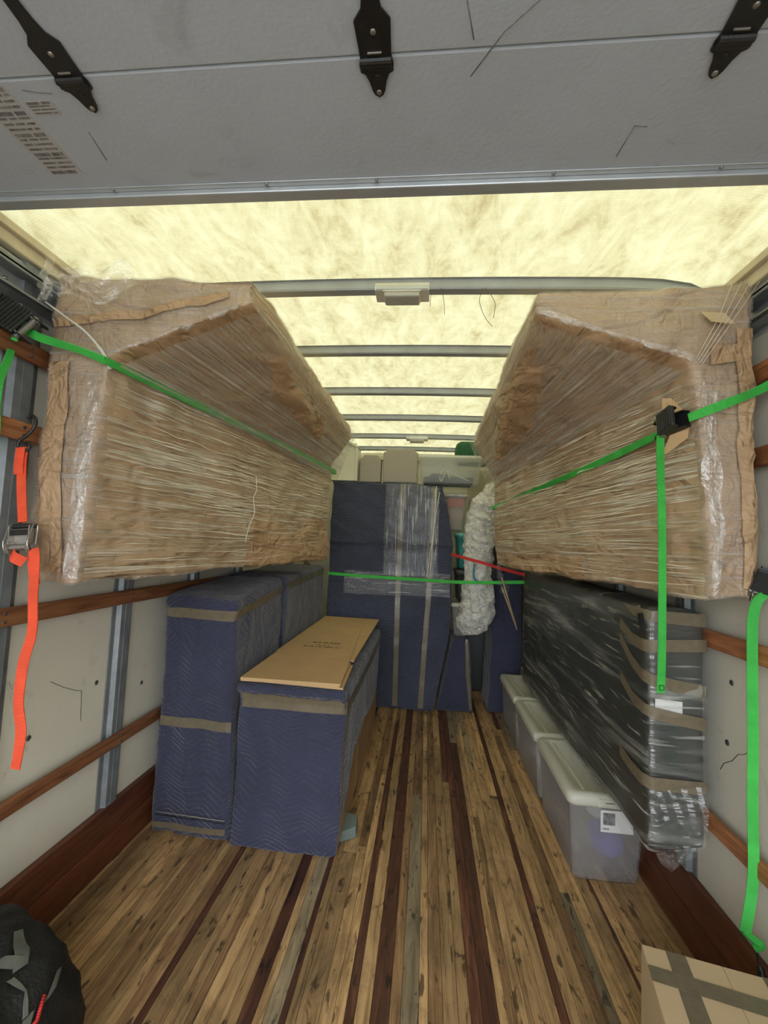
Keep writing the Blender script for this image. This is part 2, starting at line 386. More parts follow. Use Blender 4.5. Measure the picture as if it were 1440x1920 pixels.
def stick(name, tree, pts, wd, w, mat, parent, off=.003, step=.02, nw=4, wob=.0, uvs=1.0):
    """tape or film strip pressed onto a body; follows its surface"""
    P = [Vector(p) for p in pts]; path = []
    W = [Vector(q) for q in wd] if not isinstance(wd[0], (int, float)) else [Vector(wd)]*len(P)
    for i in range(len(P)-1):
        k = max(1, int((P[i+1]-P[i]).length/step))
        for j in range(k): path.append((P[i].lerp(P[i+1], j/k), W[i].lerp(W[i+1], j/k)))
    path.append((P[-1], W[-1])); V = []; F = []; UV = []; L = 0
    for i, (p, d) in enumerate(path):
        if i: L += (p-path[i-1][0]).length
        for j in range(nw+1):
            q = p + d.normalized()*w*(j/nw-.5+wob*math.sin(i*.7+j))
            loc, nor, _, _ = tree.find_nearest(q)
            V.append(loc + nor*off); UV.append((L*uvs, w*j/nw*uvs))
    for i in range(len(path)-1):
        for j in range(nw): a = i*(nw+1)+j; F.append((a, a+1, a+nw+2, a+nw+1))
    me = bpy.data.meshes.new(name); me.from_pydata(V, [], F); me.update()
    uv = me.uv_layers.new(name='UVMap')
    for l in me.loops: uv.data[l.index].uv = UV[l.vertex_index]
    return link(name, me, mat, parent, True)
def patch(name, fn, nu, nv, mat, parent, uvf=None):
    V = [fn(i/nu, j/nv) for i in range(nu+1) for j in range(nv+1)]
    F = [(i*(nv+1)+j, i*(nv+1)+j+1, (i+1)*(nv+1)+j+1, (i+1)*(nv+1)+j) for i in range(nu) for j in range(nv)]
    me = bpy.data.meshes.new(name); me.from_pydata(V, [], F); me.update(); uv = me.uv_layers.new(name='UVMap')
    for l in me.loops:
        i, j = divmod(l.vertex_index, nv+1); uv.data[l.index].uv = uvf(i/nu, j/nv) if uvf else (i/nu, j/nv)
    return link(name, me, mat, parent, True)
nz = lambda p, s, o=0: noise.noise(Vector((p[0]*s+o, p[1]*s-o, p[2]*s+o*.5)))
def ridge(p, s, o=0): return -abs(nz(p, s, o))
def d_kraft(p, n): return .006*nz(p, 2.2) + .024*ridge((p[0]*1.0, p[1]*.7, p[2]), 4.5, 3) + .009*ridge(p, 11, 8)
def d_blank(a=1.0):
    return lambda p, n: a*(.012*nz(p, 2.3) + .018*ridge((p[0], p[1], p[2]*.45), 5, 2) + .0035*nz(p, 15))
XL, XR, ZE = -1.34, 1.03, 2.36
Y0, Y1 = -1.1, 5.0
# ================================================================= SETTING
struct(box('ground', -14, 14, -22, 14, -.9, -.8, M_ASPH, bev=0))
fl = struct(box('floor', XL-.03, XR+.03, Y0, Y1+.03, -.10, -.012, M_DARKST, bev=0))
# floor strips, one board each
unit = {}
def plank(x0, x1, y0, y1, mat):
    key = mat.name
    if key not in unit:
        bm = bmesh.new(); add_box(bm, -.5, .5, -.5, .5, -.5, .5); me = bpy.data.meshes.new('plank'); bm.to_mesh(me); bm.free(); me.materials.append(mat); unit[key] = me
    o = bpy.data.objects.new('plank', unit[key]); C.objects.link(o)
    o.location = ((x0+x1)/2, (y0+y1)/2, -.006+random.uniform(-.0007, .0007)); o.scale = (x1-x0-.0014, y1-y0-.0014, .012); o.parent = fl
darks = [(-.80, -.775), (-.685, -.655), (-.505, -.462), (-.385, -.365), (-.195, -.165), (-.118, -.062), (.185, .222), (.456, .484), (.745, .757)]
x_ = XL+.002; cols = []
for a, b in darks + [(XR, XR)]:
    n = max(1, round((a-x_)/.042)); ws = [random.uniform(.55, 1.5) for _ in range(n)]; s = sum(ws); xx = x_
    for q in ws: cols.append((xx, xx+(a-x_)*q/s, 0)); xx += (a-x_)*q/s
    if b > a: cols.append((a, b, 1))
    x_ = b
for a, b, dk in cols:
    y = Y0 + random.uniform(.2, 1.0); yprev = Y0; first = True
    while yprev < Y1:
        y = min(Y1, yprev + (2.3 if first else random.uniform(.7, 2.2)))
        if Y1-y < .3: y = Y1
        first = False
        if dk: mt = M_PDARK if (a in (-.118, .185, -.505, .456)) or random.random() < .62 else random.choice(M_PL[:3])
        else:
            mt = random.choices([M_PL[0], M_PL[1], M_PL[2], M_PL[3], M_PDARK], [5, 7, 2.4, 1.6, .8])[0]
        plank(a, b, yprev, y, mt); yprev = y
# walls
def wall(name, x0, x1, side):
    o = struct(box(name, x0, x1, Y0, Y1, -.10, ZE+.02, M_WALL, bev=0)); xin = x1 if side < 0 else x0
    s = -side  # inward direction
    for k, yp in enumerate((.68, 1.29, 1.892, 2.49, 3.10, 3.71, 4.32, 4.9)):
        # galvanised hat channel
        bm = bmesh.new(); yy = yp-.04
        prof = [(-.028, 0), (-.024, .003), (0, .003), (.008, .022), (.072-.0, .022), (.080, .003), (.104, .003), (.108, 0)]
        vs = []
        for z in (0.0, ZE-.02):
            vs.append([bm.verts.new((xin + s*q[1], yy+q[0], z)) for q in prof])
        for i in range(len(prof)-1): bm.faces.new((vs[0][i], vs[0][i+1], vs[1][i+1], vs[1][i]))
        bm.faces.new(vs[1])
        add_box(bm, xin+s*.020 if s > 0 else xin+s*.0235, xin+s*.0235 if s > 0 else xin+s*.020, yy+.034, yy+.040, 0, ZE-.02)
        bm_obj('post', bm, M_GALV, o)
    xa, xb = sorted((xin, xin+s*.045)); xf = xin + s*.024
    for z0, z1 in ((1.96, 2.02), (1.70, 1.762), (1.11, 1.17), (.50, .555)):
        xa, xb = sorted((xin+s*.023, xin+s*.047))
        bm = bmesh.new(); add_box(bm, xa, xb, Y0+.05, Y1-.05, z0, z1, .009, 3); bm_obj('rail', bm, M_RAIL, o)
        for yb in (1.285, 1.89, 2.49):
            for dz in (.017, .043):
                bm = bmesh.new(); bmesh.ops.create_cone(bm, cap_ends=True, segments=8, radius1=.006, radius2=.005, depth=.003, matrix=Matrix.Translation((xin+s*.048, yb, z0+dz)) @ Matrix.Rotation(math.pi/2, 4, 'Y'))
                bm_obj('rail_screw', bm, M_DARKST, o)
    return o
wl = wall('wall_left', XL-.03, XL, -1); wr = wall('wall_right', XR, XR+.03, 1)
def rivet(y, z, x, s, parent):
    bm = bmesh.new(); bmesh.ops.create_uvsphere(bm, u_segments=12, v_segments=6, radius=.010, matrix=Matrix.Translation((x, y, z)) @ Matrix.Diagonal((.4, 1, 1, 1)))
    bm_obj('rivet', bm, M_DARKST, parent, True)
for y, z in ((1.464, .701), (1.771, .797), (2.077, .706)): rivet(y, z, XL, 1, wl)
for y, z in ((1.653, .804), (1.628, 1.008)): rivet(y, z, XR, -1, wr)
# cracks in the panels
def crack(pts, x, parent):
    tube('crack', [(x, y, z) for y, z in pts], .0012, M_DARKST, parent, 4)
crack([(1.52, .846), (1.55, .82), (1.575, .80), (1.60, .79), (1.63, .755), (1.67, .73), (1.69, .70)], XR-.0004, wr)
crack([(1.535, .87), (1.60, .83), (1.66, .80), (1.69, .79)], XL+.0004, wl)
crack([(1.69, .79), (1.695, .74), (1.70, .67)], XL+.0004, wl)
bl = struct(bpy.data.objects.new('baseboard_left', None)); C.objects.link(bl)
br = struct(bpy.data.objects.new('baseboard_right', None)); C.objects.link(br)
for p, xa, xb in ((bl, XL+.001, -1.308), (br, 1.0, XR-.001)):
    for z0, z1, e in ((.0, .128, .004), (.131, .252, 0)):
        box('board', xa + (0 if p is br else 0), xb, Y0+.05, Y1-.05, z0, z1, M_BASE, p, .004)
ef = struct(box('wall_front', XL, XR, Y1, Y1+.04, -.1, 2.46, M_WALL, bev=0))
box('corner_trim', XL+.1, XR-.1, Y1-.045, Y1-.001, 2.37, 2.42, M_COVE, ef)
# roof: slightly arched skin, bows
def zr(x): u = abs(x-(-.155))/1.185; return 2.458 - .022*u*u - .075*u**14
bm = bmesh.new(); nx, ny = 40, 60; g = [[bm.verts.new((XL-.03+(XR-XL+.06)*i/nx, Y0+(Y1+.05-Y0)*j/ny, 0)) for j in range(ny+1)] for i in range(nx+1)]
for r in g:
    for v in r: v.co.z = zr(v.co.x) + .004*noise.noise(v.co*3)
for i in range(nx):
    for j in range(ny): bm.faces.new((g[i][j], g[i+1][j], g[i+1][j+1], g[i][j+1]))
ceil = struct(bm_obj('ceiling', bm, M_ROOF, None, True))
for k, yb in enumerate((1.66, 2.24, 2.86, 3.47, 4.08, 4.62)):
    bm = bmesh.new(); rows = []
    for i in range(25):
        x = XL+.01+(XR-XL-.02)*i/24; z = zr(x)-.006
        rows.append([bm.verts.new((x, y, z+dz)) for y, dz in ((yb-.012, -.001), (yb, -.002), (yb+.002, -.032), (yb+.006, -.038), (yb+.046, -.038), (yb+.05, -.032), (yb+.052, -.002), (yb+.064, -.001))])
    for a, b in zip(rows, rows[1:]):
        for q in range(7): bm.faces.new((a[q], a[q+1], b[q+1], b[q]))
    bm_obj('roof_bow', bm, M_BOWS, ceil)
# cove and door tracks along the top corners
for nm, xin, s in (('trim_1', XL, 1), ('trim_2', XR, -1)):
    t = struct(bpy.data.objects.new(nm, None)); C.objects.link(t)
    a, b = sorted((xin+s*.001, xin+s*.035)); box('cove_strip', a, b, Y0, Y1, 2.285, 2.35, M_COVE, t, .006)
    a, b = sorted((xin+s*.035, xin+s*.052)); box('cove_lip', a, b, Y0, Y1, 2.325, 2.352, M_COVE, t, .003)
    a, b = sorted((xin+s*.001, xin+s*.012))
    box('track_web', a, b, Y0, 1.5, 2.13, 2.28, M_ALU, t, .003)
    a, b = sorted((xin+s*.012, xin+s*.07)); box('track_flange', a, b, Y0, 1.5, 2.218, 2.228, M_GALV, t, .002); box('track_flange', a, b, Y0, 1.5, 2.140, 2.148, M_GALV, t, .002)
    a, b = sorted((xin+s*.062, xin+s*.07)); box('track_lip', a, b, Y0, 1.5, 2.212, 2.236, M_GALV, t, .002); box('track_lip', a, b, Y0, 1.5, 2.140, 2.155, M_GALV, t, .002)
    for yb in (.9, 1.03, 1.13, 1.2):
        bm = bmesh.new(); bmesh.ops.create_uvsphere(bm, u_segments=10, v_segments=6, radius=.008, matrix=Matrix.Translation((xin+s*.013, yb, 2.19))); bm_obj('track_bolt', bm, M_STEEL, t, True)
# roll-up door, pushed back under the roof
door = struct(bpy.data.objects.new('door_1', None)); C.objects.link(door)
dz0 = 2.288
for ya, yb in ((-1.08, -.65), (-.647, -.20), (-.197, .263), (.266, .7235), (.7265, 1.0)):
    box('door_panel', XL+.075, XR-.075, ya, yb, dz0, dz0+.022, M_DOOR, door, .003)
box('bottom_rail', XL+.075, XR-.075, 1.0005, 1.034, dz0-.016, dz0+.022, M_ALU, door, .003)
box('rail_flange', XL+.075, XR-.075, .985, .9995, dz0-.0035, dz0-.0005, M_ALU, door, .001)
for xb in (-.82, -.42, -.15, .26, .62):
    bm = bmesh.new(); bmesh.ops.create_uvsphere(bm, u_segments=8, v_segments=5, radius=.005, matrix=Matrix.Translation((xb, .992, dz0-.003))); bm_obj('rail_bolt', bm, M_GALV, door, True)
def hinge(cx, rot):
    out = [(-.008, .790), (0, .795), (.008, .790), (.012, .782), (.016, .765), (.022, .752), (.030, .748), (.031, .735), (.028, .722), (.029, .70), (.031, .668), (.026, .662), (.017, .652), (.013, .632), (.011, .60), (.008, .545), (0, .54)]
    out = out + [(-a, b) for a, b in out[::-1] if a > 0][0:]
    pts = []
    for p in out:
        if p not in pts: pts.append(p)
    left = [(-a, b) for a, b in reversed([q for q in out[:17] if q[0] > 0])]
    ol = [(0, .795)] + [q for q in out[:17] if q[0] > 0] + [(0, .54)] + left
    R = Matrix.Translation((cx, .7, 0)) @ Matrix.Rotation(rot, 4, 'Z') @ Matrix.Translation((0, -.7, dz0-.0055))
    bm = bmesh.new(); prism(bm, ol, .004, R); h = bm_obj('hinge', bm, M_BLACK, door)
    bm = bmesh.new(); add_tube(bm, [(-.028, .7285, -.002), (.028, .7285, -.002)], .0065, 10); add_box(bm, -.029, .029, .733, .742, -.006, 0, .002)
    bmesh.ops.transform(bm, matrix=R, verts=bm.verts); bm_obj('hinge_knuckle', bm, M_BLACK, h)
    bm = bmesh.new(); add_box(bm, -.014, .012, .7135, .717, -.003, .0005, .001); bmesh.ops.transform(bm, matrix=R, verts=bm.verts); bm_obj('hinge_pin', bm, M_STEEL, h)
    for y in (.552, .684, .757-.0, .785):
        bm = bmesh.new(); bmesh.ops.create_uvsphere(bm, u_segments=12, v_segments=6, radius=.0055, matrix=R @ Matrix.Translation((0, y, 0)) @ Matrix.Diagonal((1, 1, .45, 1)))
        bm_obj('hinge_bolt', bm, M_STEEL if y != .757 else M_BLACK, h, True)
for cx, rt in ((-.712, .0), (-.121, .0), (.482, .0)): hinge(cx, rt)
# stickers and pencil marks on the door
def printed(name, x0, x1, y0, y1, rows, parent, z, rot=0, sub=(.0, .0)):
    st = box(name, x0, x1, y0, y1, z-.0006, z, M_STICK, parent, 0)
    random.seed(int(abs(x0*1000)))
    bm = bmesh.new(); k = (y1-y0)/rows
    for i in range(rows):
        a = x0+.006
        while a < x1-.010:
            b = min(x1-.005, a+random.uniform(.012, .05)); add_box(bm, a, b, y0+k*(i+.2), y0+k*(i+.62+.3*(i % 4 == 0)), z-.0010, z-.0006); a = b+random.uniform(.002, .006)
    bm_obj('printed_lines', bm, M_GREYP, st)['kind'] = 'stuff'; return st
printed('warning_sticker', -.945, -.862, .735, .942, 17, door, dz0-.0003)
printed('small_sticker', -.853, -.790, .768, .797, 4, door, dz0-.0003)
for a in ([(-.765, .84), (-.777, .91)], [(.39, .885), (.383, .957)], [(.39, .885), (.415, .888)], [(.03, .64), (.05, .71)], [(.17, .64), (.10, .70), (.05, .77)], [(-.83, .745), (-.80, .752), (-.775, .755)]):
    tube('scratch', [(p[0], p[1], dz0-.0003) for p in a], .0011, M_GREYP, door, 4)
# roof lamps
for i, (cx, yb, wd, lab) in enumerate(((-.13, 1.66, .212, 'rectangular white dome lamp on the nearest roof bow'), (-.123, 4.08, .20, 'small white dome lamp on a far roof bow'))):
    t = thing('ceiling_lamp', (cx, yb, zr(cx)-.044), lab, 'lamp')
    z = zr(cx)-.044
    box('housing', cx-wd/2, cx+wd/2, yb-.014, yb+.075, z-.014, z+.016, M_WHITEPL, t, .003)
    box('base_plate', cx-wd/2+.006, cx+wd/2-.006, yb-.018, yb-.002, z-.012, z+.004, M_ALU, t, .002)
    box('lens', cx-wd*.33, cx+wd*.33, yb-.012, yb+.065, z-.036, z-.014, M_LENS, t, .008)
    box('lens_rim', cx-wd*.35, cx+wd*.35, yb-.016, yb+.070, z-.019, z-.0125, M_WHITEPL, t, .002)
for pts, lab in (([(.017, 1.665, 2.42), (.028, 1.665, 2.39), (.035, 1.665, 2.35), (.037, 1.665, 2.31)], 'short loose grey wire hanging next to the roof lamp'),
            ([(-.016, 1.665, 2.40), (-.019, 1.665, 2.37), (-.018, 1.665, 2.345)], 'shortest wire stub by the roof lamp corner'),
            ([(.222, 1.665, 2.295), (.226, 1.665, 2.358), (.183, 1.665, 2.418), (.170, 1.665, 2.38), (.171, 1.665, 2.35), (.19, 1.665, 2.30), (.219, 1.665, 2.262)], 'looped grey wire hanging from the nearest bow')):
    tag(tube('wire', spline(pts, 6), .0011, M_WIRE, None, 5), lab, 'wire')

# ================================================================= LOADED SOFAS
def lerp(a, b, t): return [a[i]+(b[i]-a[i])*t for i in range(len(a))]
# ---- left sofa
s1 = thing('wrapped_sofa', (-1.2, 1.32, 1.25), 'sofa in brown kraft paper and stretch film, strapped against the left wall', 'sofa')
nA = {'ot': (-1.272, 2.275), 'it': (-.575, 2.258), 'il': (-.565, 2.165), 'no': (-1.05, 1.985), 'ib': (-1.092, 1.245), 'ob': (-1.272, 1.25), 'om': (-1.272, 1.99)}
fA = {'ot': (-1.272, 2.29), 'it': (-.59, 2.285), 'il': (-.57, 2.20), 'no': (-.72, 1.97), 'ib': (-.70, 1.285), 'ob': (-1.272, 1.285), 'om': (-1.272, 1.97)}
def q(d, y, ks): return [(d[k][0], y, d[k][1]) for k in ks]
body1 = soft('kraft_paper_cover', [q(nA, 1.31, ('ot', 'it', 'il', 'no', 'om'))+q(fA, 3.2, ('ot', 'it', 'il', 'no', 'om')),
                          q(nA, 1.31, ('no', 'ib', 'ob', 'om'))+q(fA, 3.2, ('no', 'ib', 'ob', 'om'))], M_KRAFT, s1, .016, 5, d_kraft)
def keep1(c, n):
    if n.x < -.6 or (n.z < -.45 and c.z > 1.7): return False
    if c.y > 2.2 and c.z < 1.52 + .05*math.sin(c.y*9) and n.x > .3: return False
    return True
peel('stretch_film', body1, M_FILM, lambda c, n: keep1(c, n) and c.y >= 1.345, s1, .005)
peel('end_film', body1, M_FILME, lambda c, n: keep1(c, n) and c.y < 1.345, s1, .005)
ts1 = bvh(body1)
stick('painted_edge_highlight', ts1, [(-1.09, 1.29, 1.93), (-1.10, 1.29, 1.6), (-1.105, 1.29, 1.27)], (1, .5, 0), .055, M_FILMW, s1, .009)  # whitish strip added to paint the specular highlight down the near edge
stick('painted_slab_highlight', ts1, [(-1.04, 1.30, 1.99), (-.80, 1.30, 2.08), (-.575, 1.30, 2.165)], (0, .3, 1), .026, M_FILMW, s1, .009)  # pale strip painting the highlight along the slab's lower edge
stick('folded_paper_flap', ts1, [(-1.215, 1.28, 1.97), (-1.205, 1.28, 1.60), (-1.17, 1.28, 1.28)], (1, 0, 0), .075, M_KRAFT, s1, .010)
stick('folded_paper_flap', ts1, [(-1.25, 1.28, 2.10), (-.95, 1.28, 2.13), (-.66, 1.28, 2.20)], (0, 0, 1), .028, M_KRAFT, s1, .010)
def br1(u, v):
    a = Vector((-.562, 1.33, 2.17)).lerp(Vector((-1.055, 1.33, 1.975)), v); b = Vector((-.560, 3.2, 2.23)).lerp(Vector((-.69, 3.22, 1.90)), v)
    p = a.lerp(b, u); s = math.sin(math.pi*v)*math.sin(math.pi*min(1, u*1.0))
    return p + Vector((.016, 0, -.018)) + Vector((-.004, 0, .004))*s
patch('bridging_film', br1, 50, 24, M_FILMB, s1, lambda u, v: (u*1.9, v*.42))
# crumpled film at the top outer corner
soft_top = patch('bunched_film', lambda u, v: Vector((-1.282+.31*u, 1.285-.02*math.sin(u*9+v*5)-.012*nz((u, v, 0), 9), 2.268-.10*v-.02*u*math.sin(u*12)+.012*nz((u, v, 2), 8))), 30, 14, M_FILMW, s1, lambda u, v: (u*.33, v*.12))
patch('bunched_film', lambda u, v: Vector((-1.275+.03*u+.006*math.sin(v*11), 1.27+.012*math.sin(u*7+v*9), 2.28-.14*v+.03*u)), 10, 14, M_FILMW, s1, lambda u, v: (u*.1, v*.16))
tube('twisted_film_rope', spline([(-1.265, 1.285, 2.16), (-1.19, 1.285, 2.11), (-1.11, 1.285, 2.055), (-1.055, 1.30, 1.99), (-1.045, 1.32, 1.95)], 6), [.003]*8+[.004]*8+[.0055]*6+[.008]*3, M_FILMG, s1, 6)
# tear in the film: a raised lighter scar
tube('film_tear', spline([(-.865, 2.15, 1.73), (-.86, 2.15, 1.66), (-.868, 2.14, 1.62), (-.858, 2.14, 1.55), (-.87, 2.13, 1.50), (-.875, 2.12, 1.47), (-.88, 2.1, 1.40)], 4), .0016, M_WHITEPL, s1, 5)
# ---- right sofa
s2 = thing('wrapped_sofa', (.9, 1.41, 1.29), 'sofa in brown kraft paper and stretch film, strapped against the right wall', 'sofa')
nB = {'ot': (.968, 2.275), 'it': (.318, 2.252), 'il': (.318, 2.17), 'no': (.785, 2.02), 'ib': (.842, 1.282), 'ob': (.968, 1.295), 'om': (.968, 2.02)}
fB = {'ot': (.968, 2.29), 'it': (.325, 2.27), 'il': (.31, 2.16), 'no': (.455, 1.925), 'ib': (.48, 1.30), 'ob': (.968, 1.30), 'om': (.968, 1.93)}
body2 = soft('kraft_paper_cover', [q(nB, 1.40, ('ot', 'it', 'il', 'no', 'om'))+q(fB, 3.24, ('ot', 'it', 'il', 'no', 'om')),
                          q(nB, 1.40, ('no', 'ib', 'ob', 'om'))+q(fB, 3.24, ('no', 'ib', 'ob', 'om'))], M_KRAFT, s2, .016, 5, d_kraft)
def keep2(c, n):
    if n.x > .6 or (n.z < -.45 and c.z > 1.7): return False
    if c.y > 2.1 and c.y < 3.0 and c.z < 1.40 and n.x < -.3: return False
    return True
peel('stretch_film', body2, M_FILM, lambda c, n: keep2(c, n) and c.y >= 1.435, s2, .005)
peel('end_film', body2, M_FILME, lambda c, n: keep2(c, n) and c.y < 1.435, s2, .005)
ts2 = bvh(body2)
stick('painted_edge_highlight', ts2, [(.83, 1.37, 1.97), (.845, 1.37, 1.6), (.855, 1.37, 1.31)], (1, -.5, 0), .045, M_FILMW, s2, .009)  # same painted highlight on this sofa's near vertical edge
stick('painted_slab_highlight', ts2, [(.78, 1.39, 2.025), (.55, 1.39, 2.10), (.33, 1.39, 2.175)], (0, .3, 1), .026, M_FILMW, s2, .009)  # slab edge highlight, painted as a pale strip here too
stick('folded_paper_flap', ts2, [(.945, 1.37, 2.12), (.940, 1.37, 1.75), (.955, 1.37, 1.33)], (1, 0, 0), .06, M_KRAFT, s2, .010)
stick('folded_paper_flap', ts2, [(.84, 1.37, 2.03), (.965, 1.37, 2.055)], (0, 0, 1), .05, M_KRAFT, s2, .012)
def br2(u, v):
    a = Vector((.312, 1.42, 2.18)).lerp(Vector((.79, 1.42, 2.005)), v); b = Vector((.30, 3.22, 2.19)).lerp(Vector((.445, 3.25, 1.87)), v)
    p = a.lerp(b, u); s = math.sin(math.pi*v)*math.sin(math.pi*u)
    return p + Vector((-.016, 0, -.018)) + Vector((.004, 0, .004))*s
patch('bridging_film', br2, 50, 24, M_FILMB, s2, lambda u, v: (u*1.9, v*.42))
# film ropes stretched diagonally over the near end of the right sofa
for i in range(4):
    t = i/3
    tube('film_strand', [(.90+.075*t, 1.392, 2.262), (.85+.045*t, 1.382, 2.14), (.79+.015*t, 1.385, 2.02-.02*t)], .0009, M_WHITEPL, s2, 4)
# ridges of stretched film, pale gold as painted glints; too many to pick apart
M_GLINT = simple('painted_film_glint', (.86, .80, .62), .18, 0, .1)  # pale gold colour stands in for light glinting on the film
def glint_ridges(parent, tree, n, start, end, seed):
    rg = random.Random(seed); V = []; F = []
    for _ in range(n):
        y0 = 1.42+1.5*rg.random(); ln = rg.uniform(.08, .55); v = min(.97, max(.04, rg.gauss(.58, .25))); sl = rg.gauss(0, .05); w = rg.uniform(.0006, .0017)
        k = 9; b0 = len(V)
        for i in range(k):
            y = min(3.15, y0+ln*i/(k-1)); t = (y-1.4)/1.8; vv = min(.98, max(.02, v+sl*(y-y0)))
            a = Vector(start(t)).lerp(Vector(end(t)), vv); a.y = y; loc, nor, _, _ = tree.find_nearest(a); ww = w*math.sin(math.pi*(i+.3)/(k-.4))
            for sg in (-1, 1): V.append(loc+nor*.0085+Vector((0, 0, sg*ww)))
        for i in range(k-1): q_ = b0+2*i; F.append((q_, q_+1, q_+3, q_+2))
    me = bpy.data.meshes.new('film_glint_ridges'); me.from_pydata(V, [], F); me.update(); o = link('film_glint_ridges', me, M_GLINT, parent); o['kind'] = 'stuff'
glint_ridges(s1, ts1, 260, lambda t: (-1.09+.39*t, 0, 1.27+.03*t), lambda t: (-1.05+.33*t, 0, 1.96), 4)
glint_ridges(s2, ts2, 260, lambda t: (.842-.36*t, 0, 1.31), lambda t: (.79-.33*t, 0, 1.98-.08*t), 9)
# cardboard corner guards under the ratchet
def flapm(name, pts, mat, parent, th=.004):
    bm = bmesh.new(); P = [Vector(p) for p in pts]; n = (P[1]-P[0]).cross(P[2]-P[0]).normalized()*th
    a = [bm.verts.new(p) for p in P]; b = [bm.verts.new(p+n) for p in P]; k = len(P)
    bm.faces.new(a); bm.faces.new(b[::-1])
    for i in range(k): bm.faces.new((a[i], a[(i+1) % k], b[(i+1) % k], b[i]))
    return bm_obj(name, bm, mat, parent)
flapm('torn_cardboard_flap', [(.742, 1.49, 1.93), (.765, 1.475, 1.925), (.785, 1.45, 1.88), (.775, 1.47, 1.845), (.75, 1.50, 1.86)], M_CARD, s2)
flapm('torn_cardboard_flap', [(.755, 1.52, 1.74), (.80, 1.45, 1.79), (.80, 1.44, 1.83), (.765, 1.47, 1.82)], M_CARD, s2)
flapm('torn_paper_flap', [(.80, 1.385, 2.165), (.87, 1.385, 2.16), (.90, 1.385, 2.125), (.83, 1.38, 2.13)], M_CARD2, s2, .002)

# ================================================================= DARK WRAPPED PIECE ON THE RIGHT
dk = thing('wrapped_cabinet', (.88, 1.70, .385), 'charcoal furniture piece in clear plastic with brown tape strips, on the plastic bins', 'furniture')
bodyd = soft('charcoal_body', [[(.785, 1.67, .42), (.972, 1.67, .44), (.785, 1.67, 1.225), (.972, 1.67, 1.235), (.78, 3.66, .40), (.958, 3.66, .40), (.78, 3.66, 1.262), (.958, 3.66, 1.262)]],
             M_DARK, dk, .018, 2, lambda p, n: .003*nz(p, 5))
peel('plastic_bag', bodyd, M_FILMD, lambda c, n: n.x < .5 and c.z > .405, dk, .008, lambda p, n: .010*abs(nz((p.x, p.y*.7+p.z*1.1, p.z*1.2-p.y*.4), 5)))
# the loose bag bottom, pulled to a tip
def tip(u, v):
    a = Vector((.962, 1.655, .66)).lerp(Vector((.775, 1.655, .62)), u)
    mid = Vector((.945, 1.645, .50)).lerp(Vector((.782, 1.65, .46)), u)
    e = Vector((.915, 1.645, .44)).lerp(Vector((.80, 1.65, .41)), u).lerp(Vector((.835, 1.635, .378)), .6*math.sin(math.pi*min(1, max(0, u)))+.25)
    p = a.lerp(mid, min(1, v*1.5)) if v < .667 else mid.lerp(e, (v-.667)*3)
    return p + Vector((0, -.018*math.sin(v*math.pi)-.010*abs(nz((u*2, v*2, 0), 3))-.008*abs(math.sin(u*14+v*5)), 0))
patch('loose_bag_end', tip, 24, 24, M_FILMT, dk, lambda u, v: (u*.25, v*.4))
def skirt(u, v):
    y = 1.66+2.0*u; return Vector((.772-.012*math.sin(u*40)*v-.01*v, y, .46-.075*v-.006*math.sin(u*23)))
patch('loose_bag_edge', skirt, 70, 6, M_FILMD, dk, lambda u, v: (u*2, v*.1))
td = bvh(bodyd)
for zl, z0, z1, tl in ((1.215, 1.213, 1.20, 1.205), (1.105, 1.105, 1.12, 1.098), (1.05, .994, .96, 1.045), (.895, .885, .85, .895), (.645, .648, .645, .635)):
    up = 0.0
    stick('tape', td, [(.77, 1.86, tl+.02*(tl-z0 > -.01)+.035), (.77, 1.76, (tl+z0)/2+.01), (.775, 1.665, z0), (.87, 1.66, (z0+z1)/2), (.985, 1.66, z1)], (0, 0, 1), .042, M_TAPE, dk, .014, .02, 4)
lb = stick('paper_slip', td, [(.806, 1.66, .90), (.895, 1.66, .895)], (0, 0, 1), .055, M_PAPER, dk, .006)
hole = flapm('torn_hole', [(.772, 1.70, 1.21), (.7715, 1.69, 1.18), (.772, 1.675, 1.15), (.771, 1.665, 1.185), (.772, 1.68, 1.215)], M_BLACK, dk, .012)

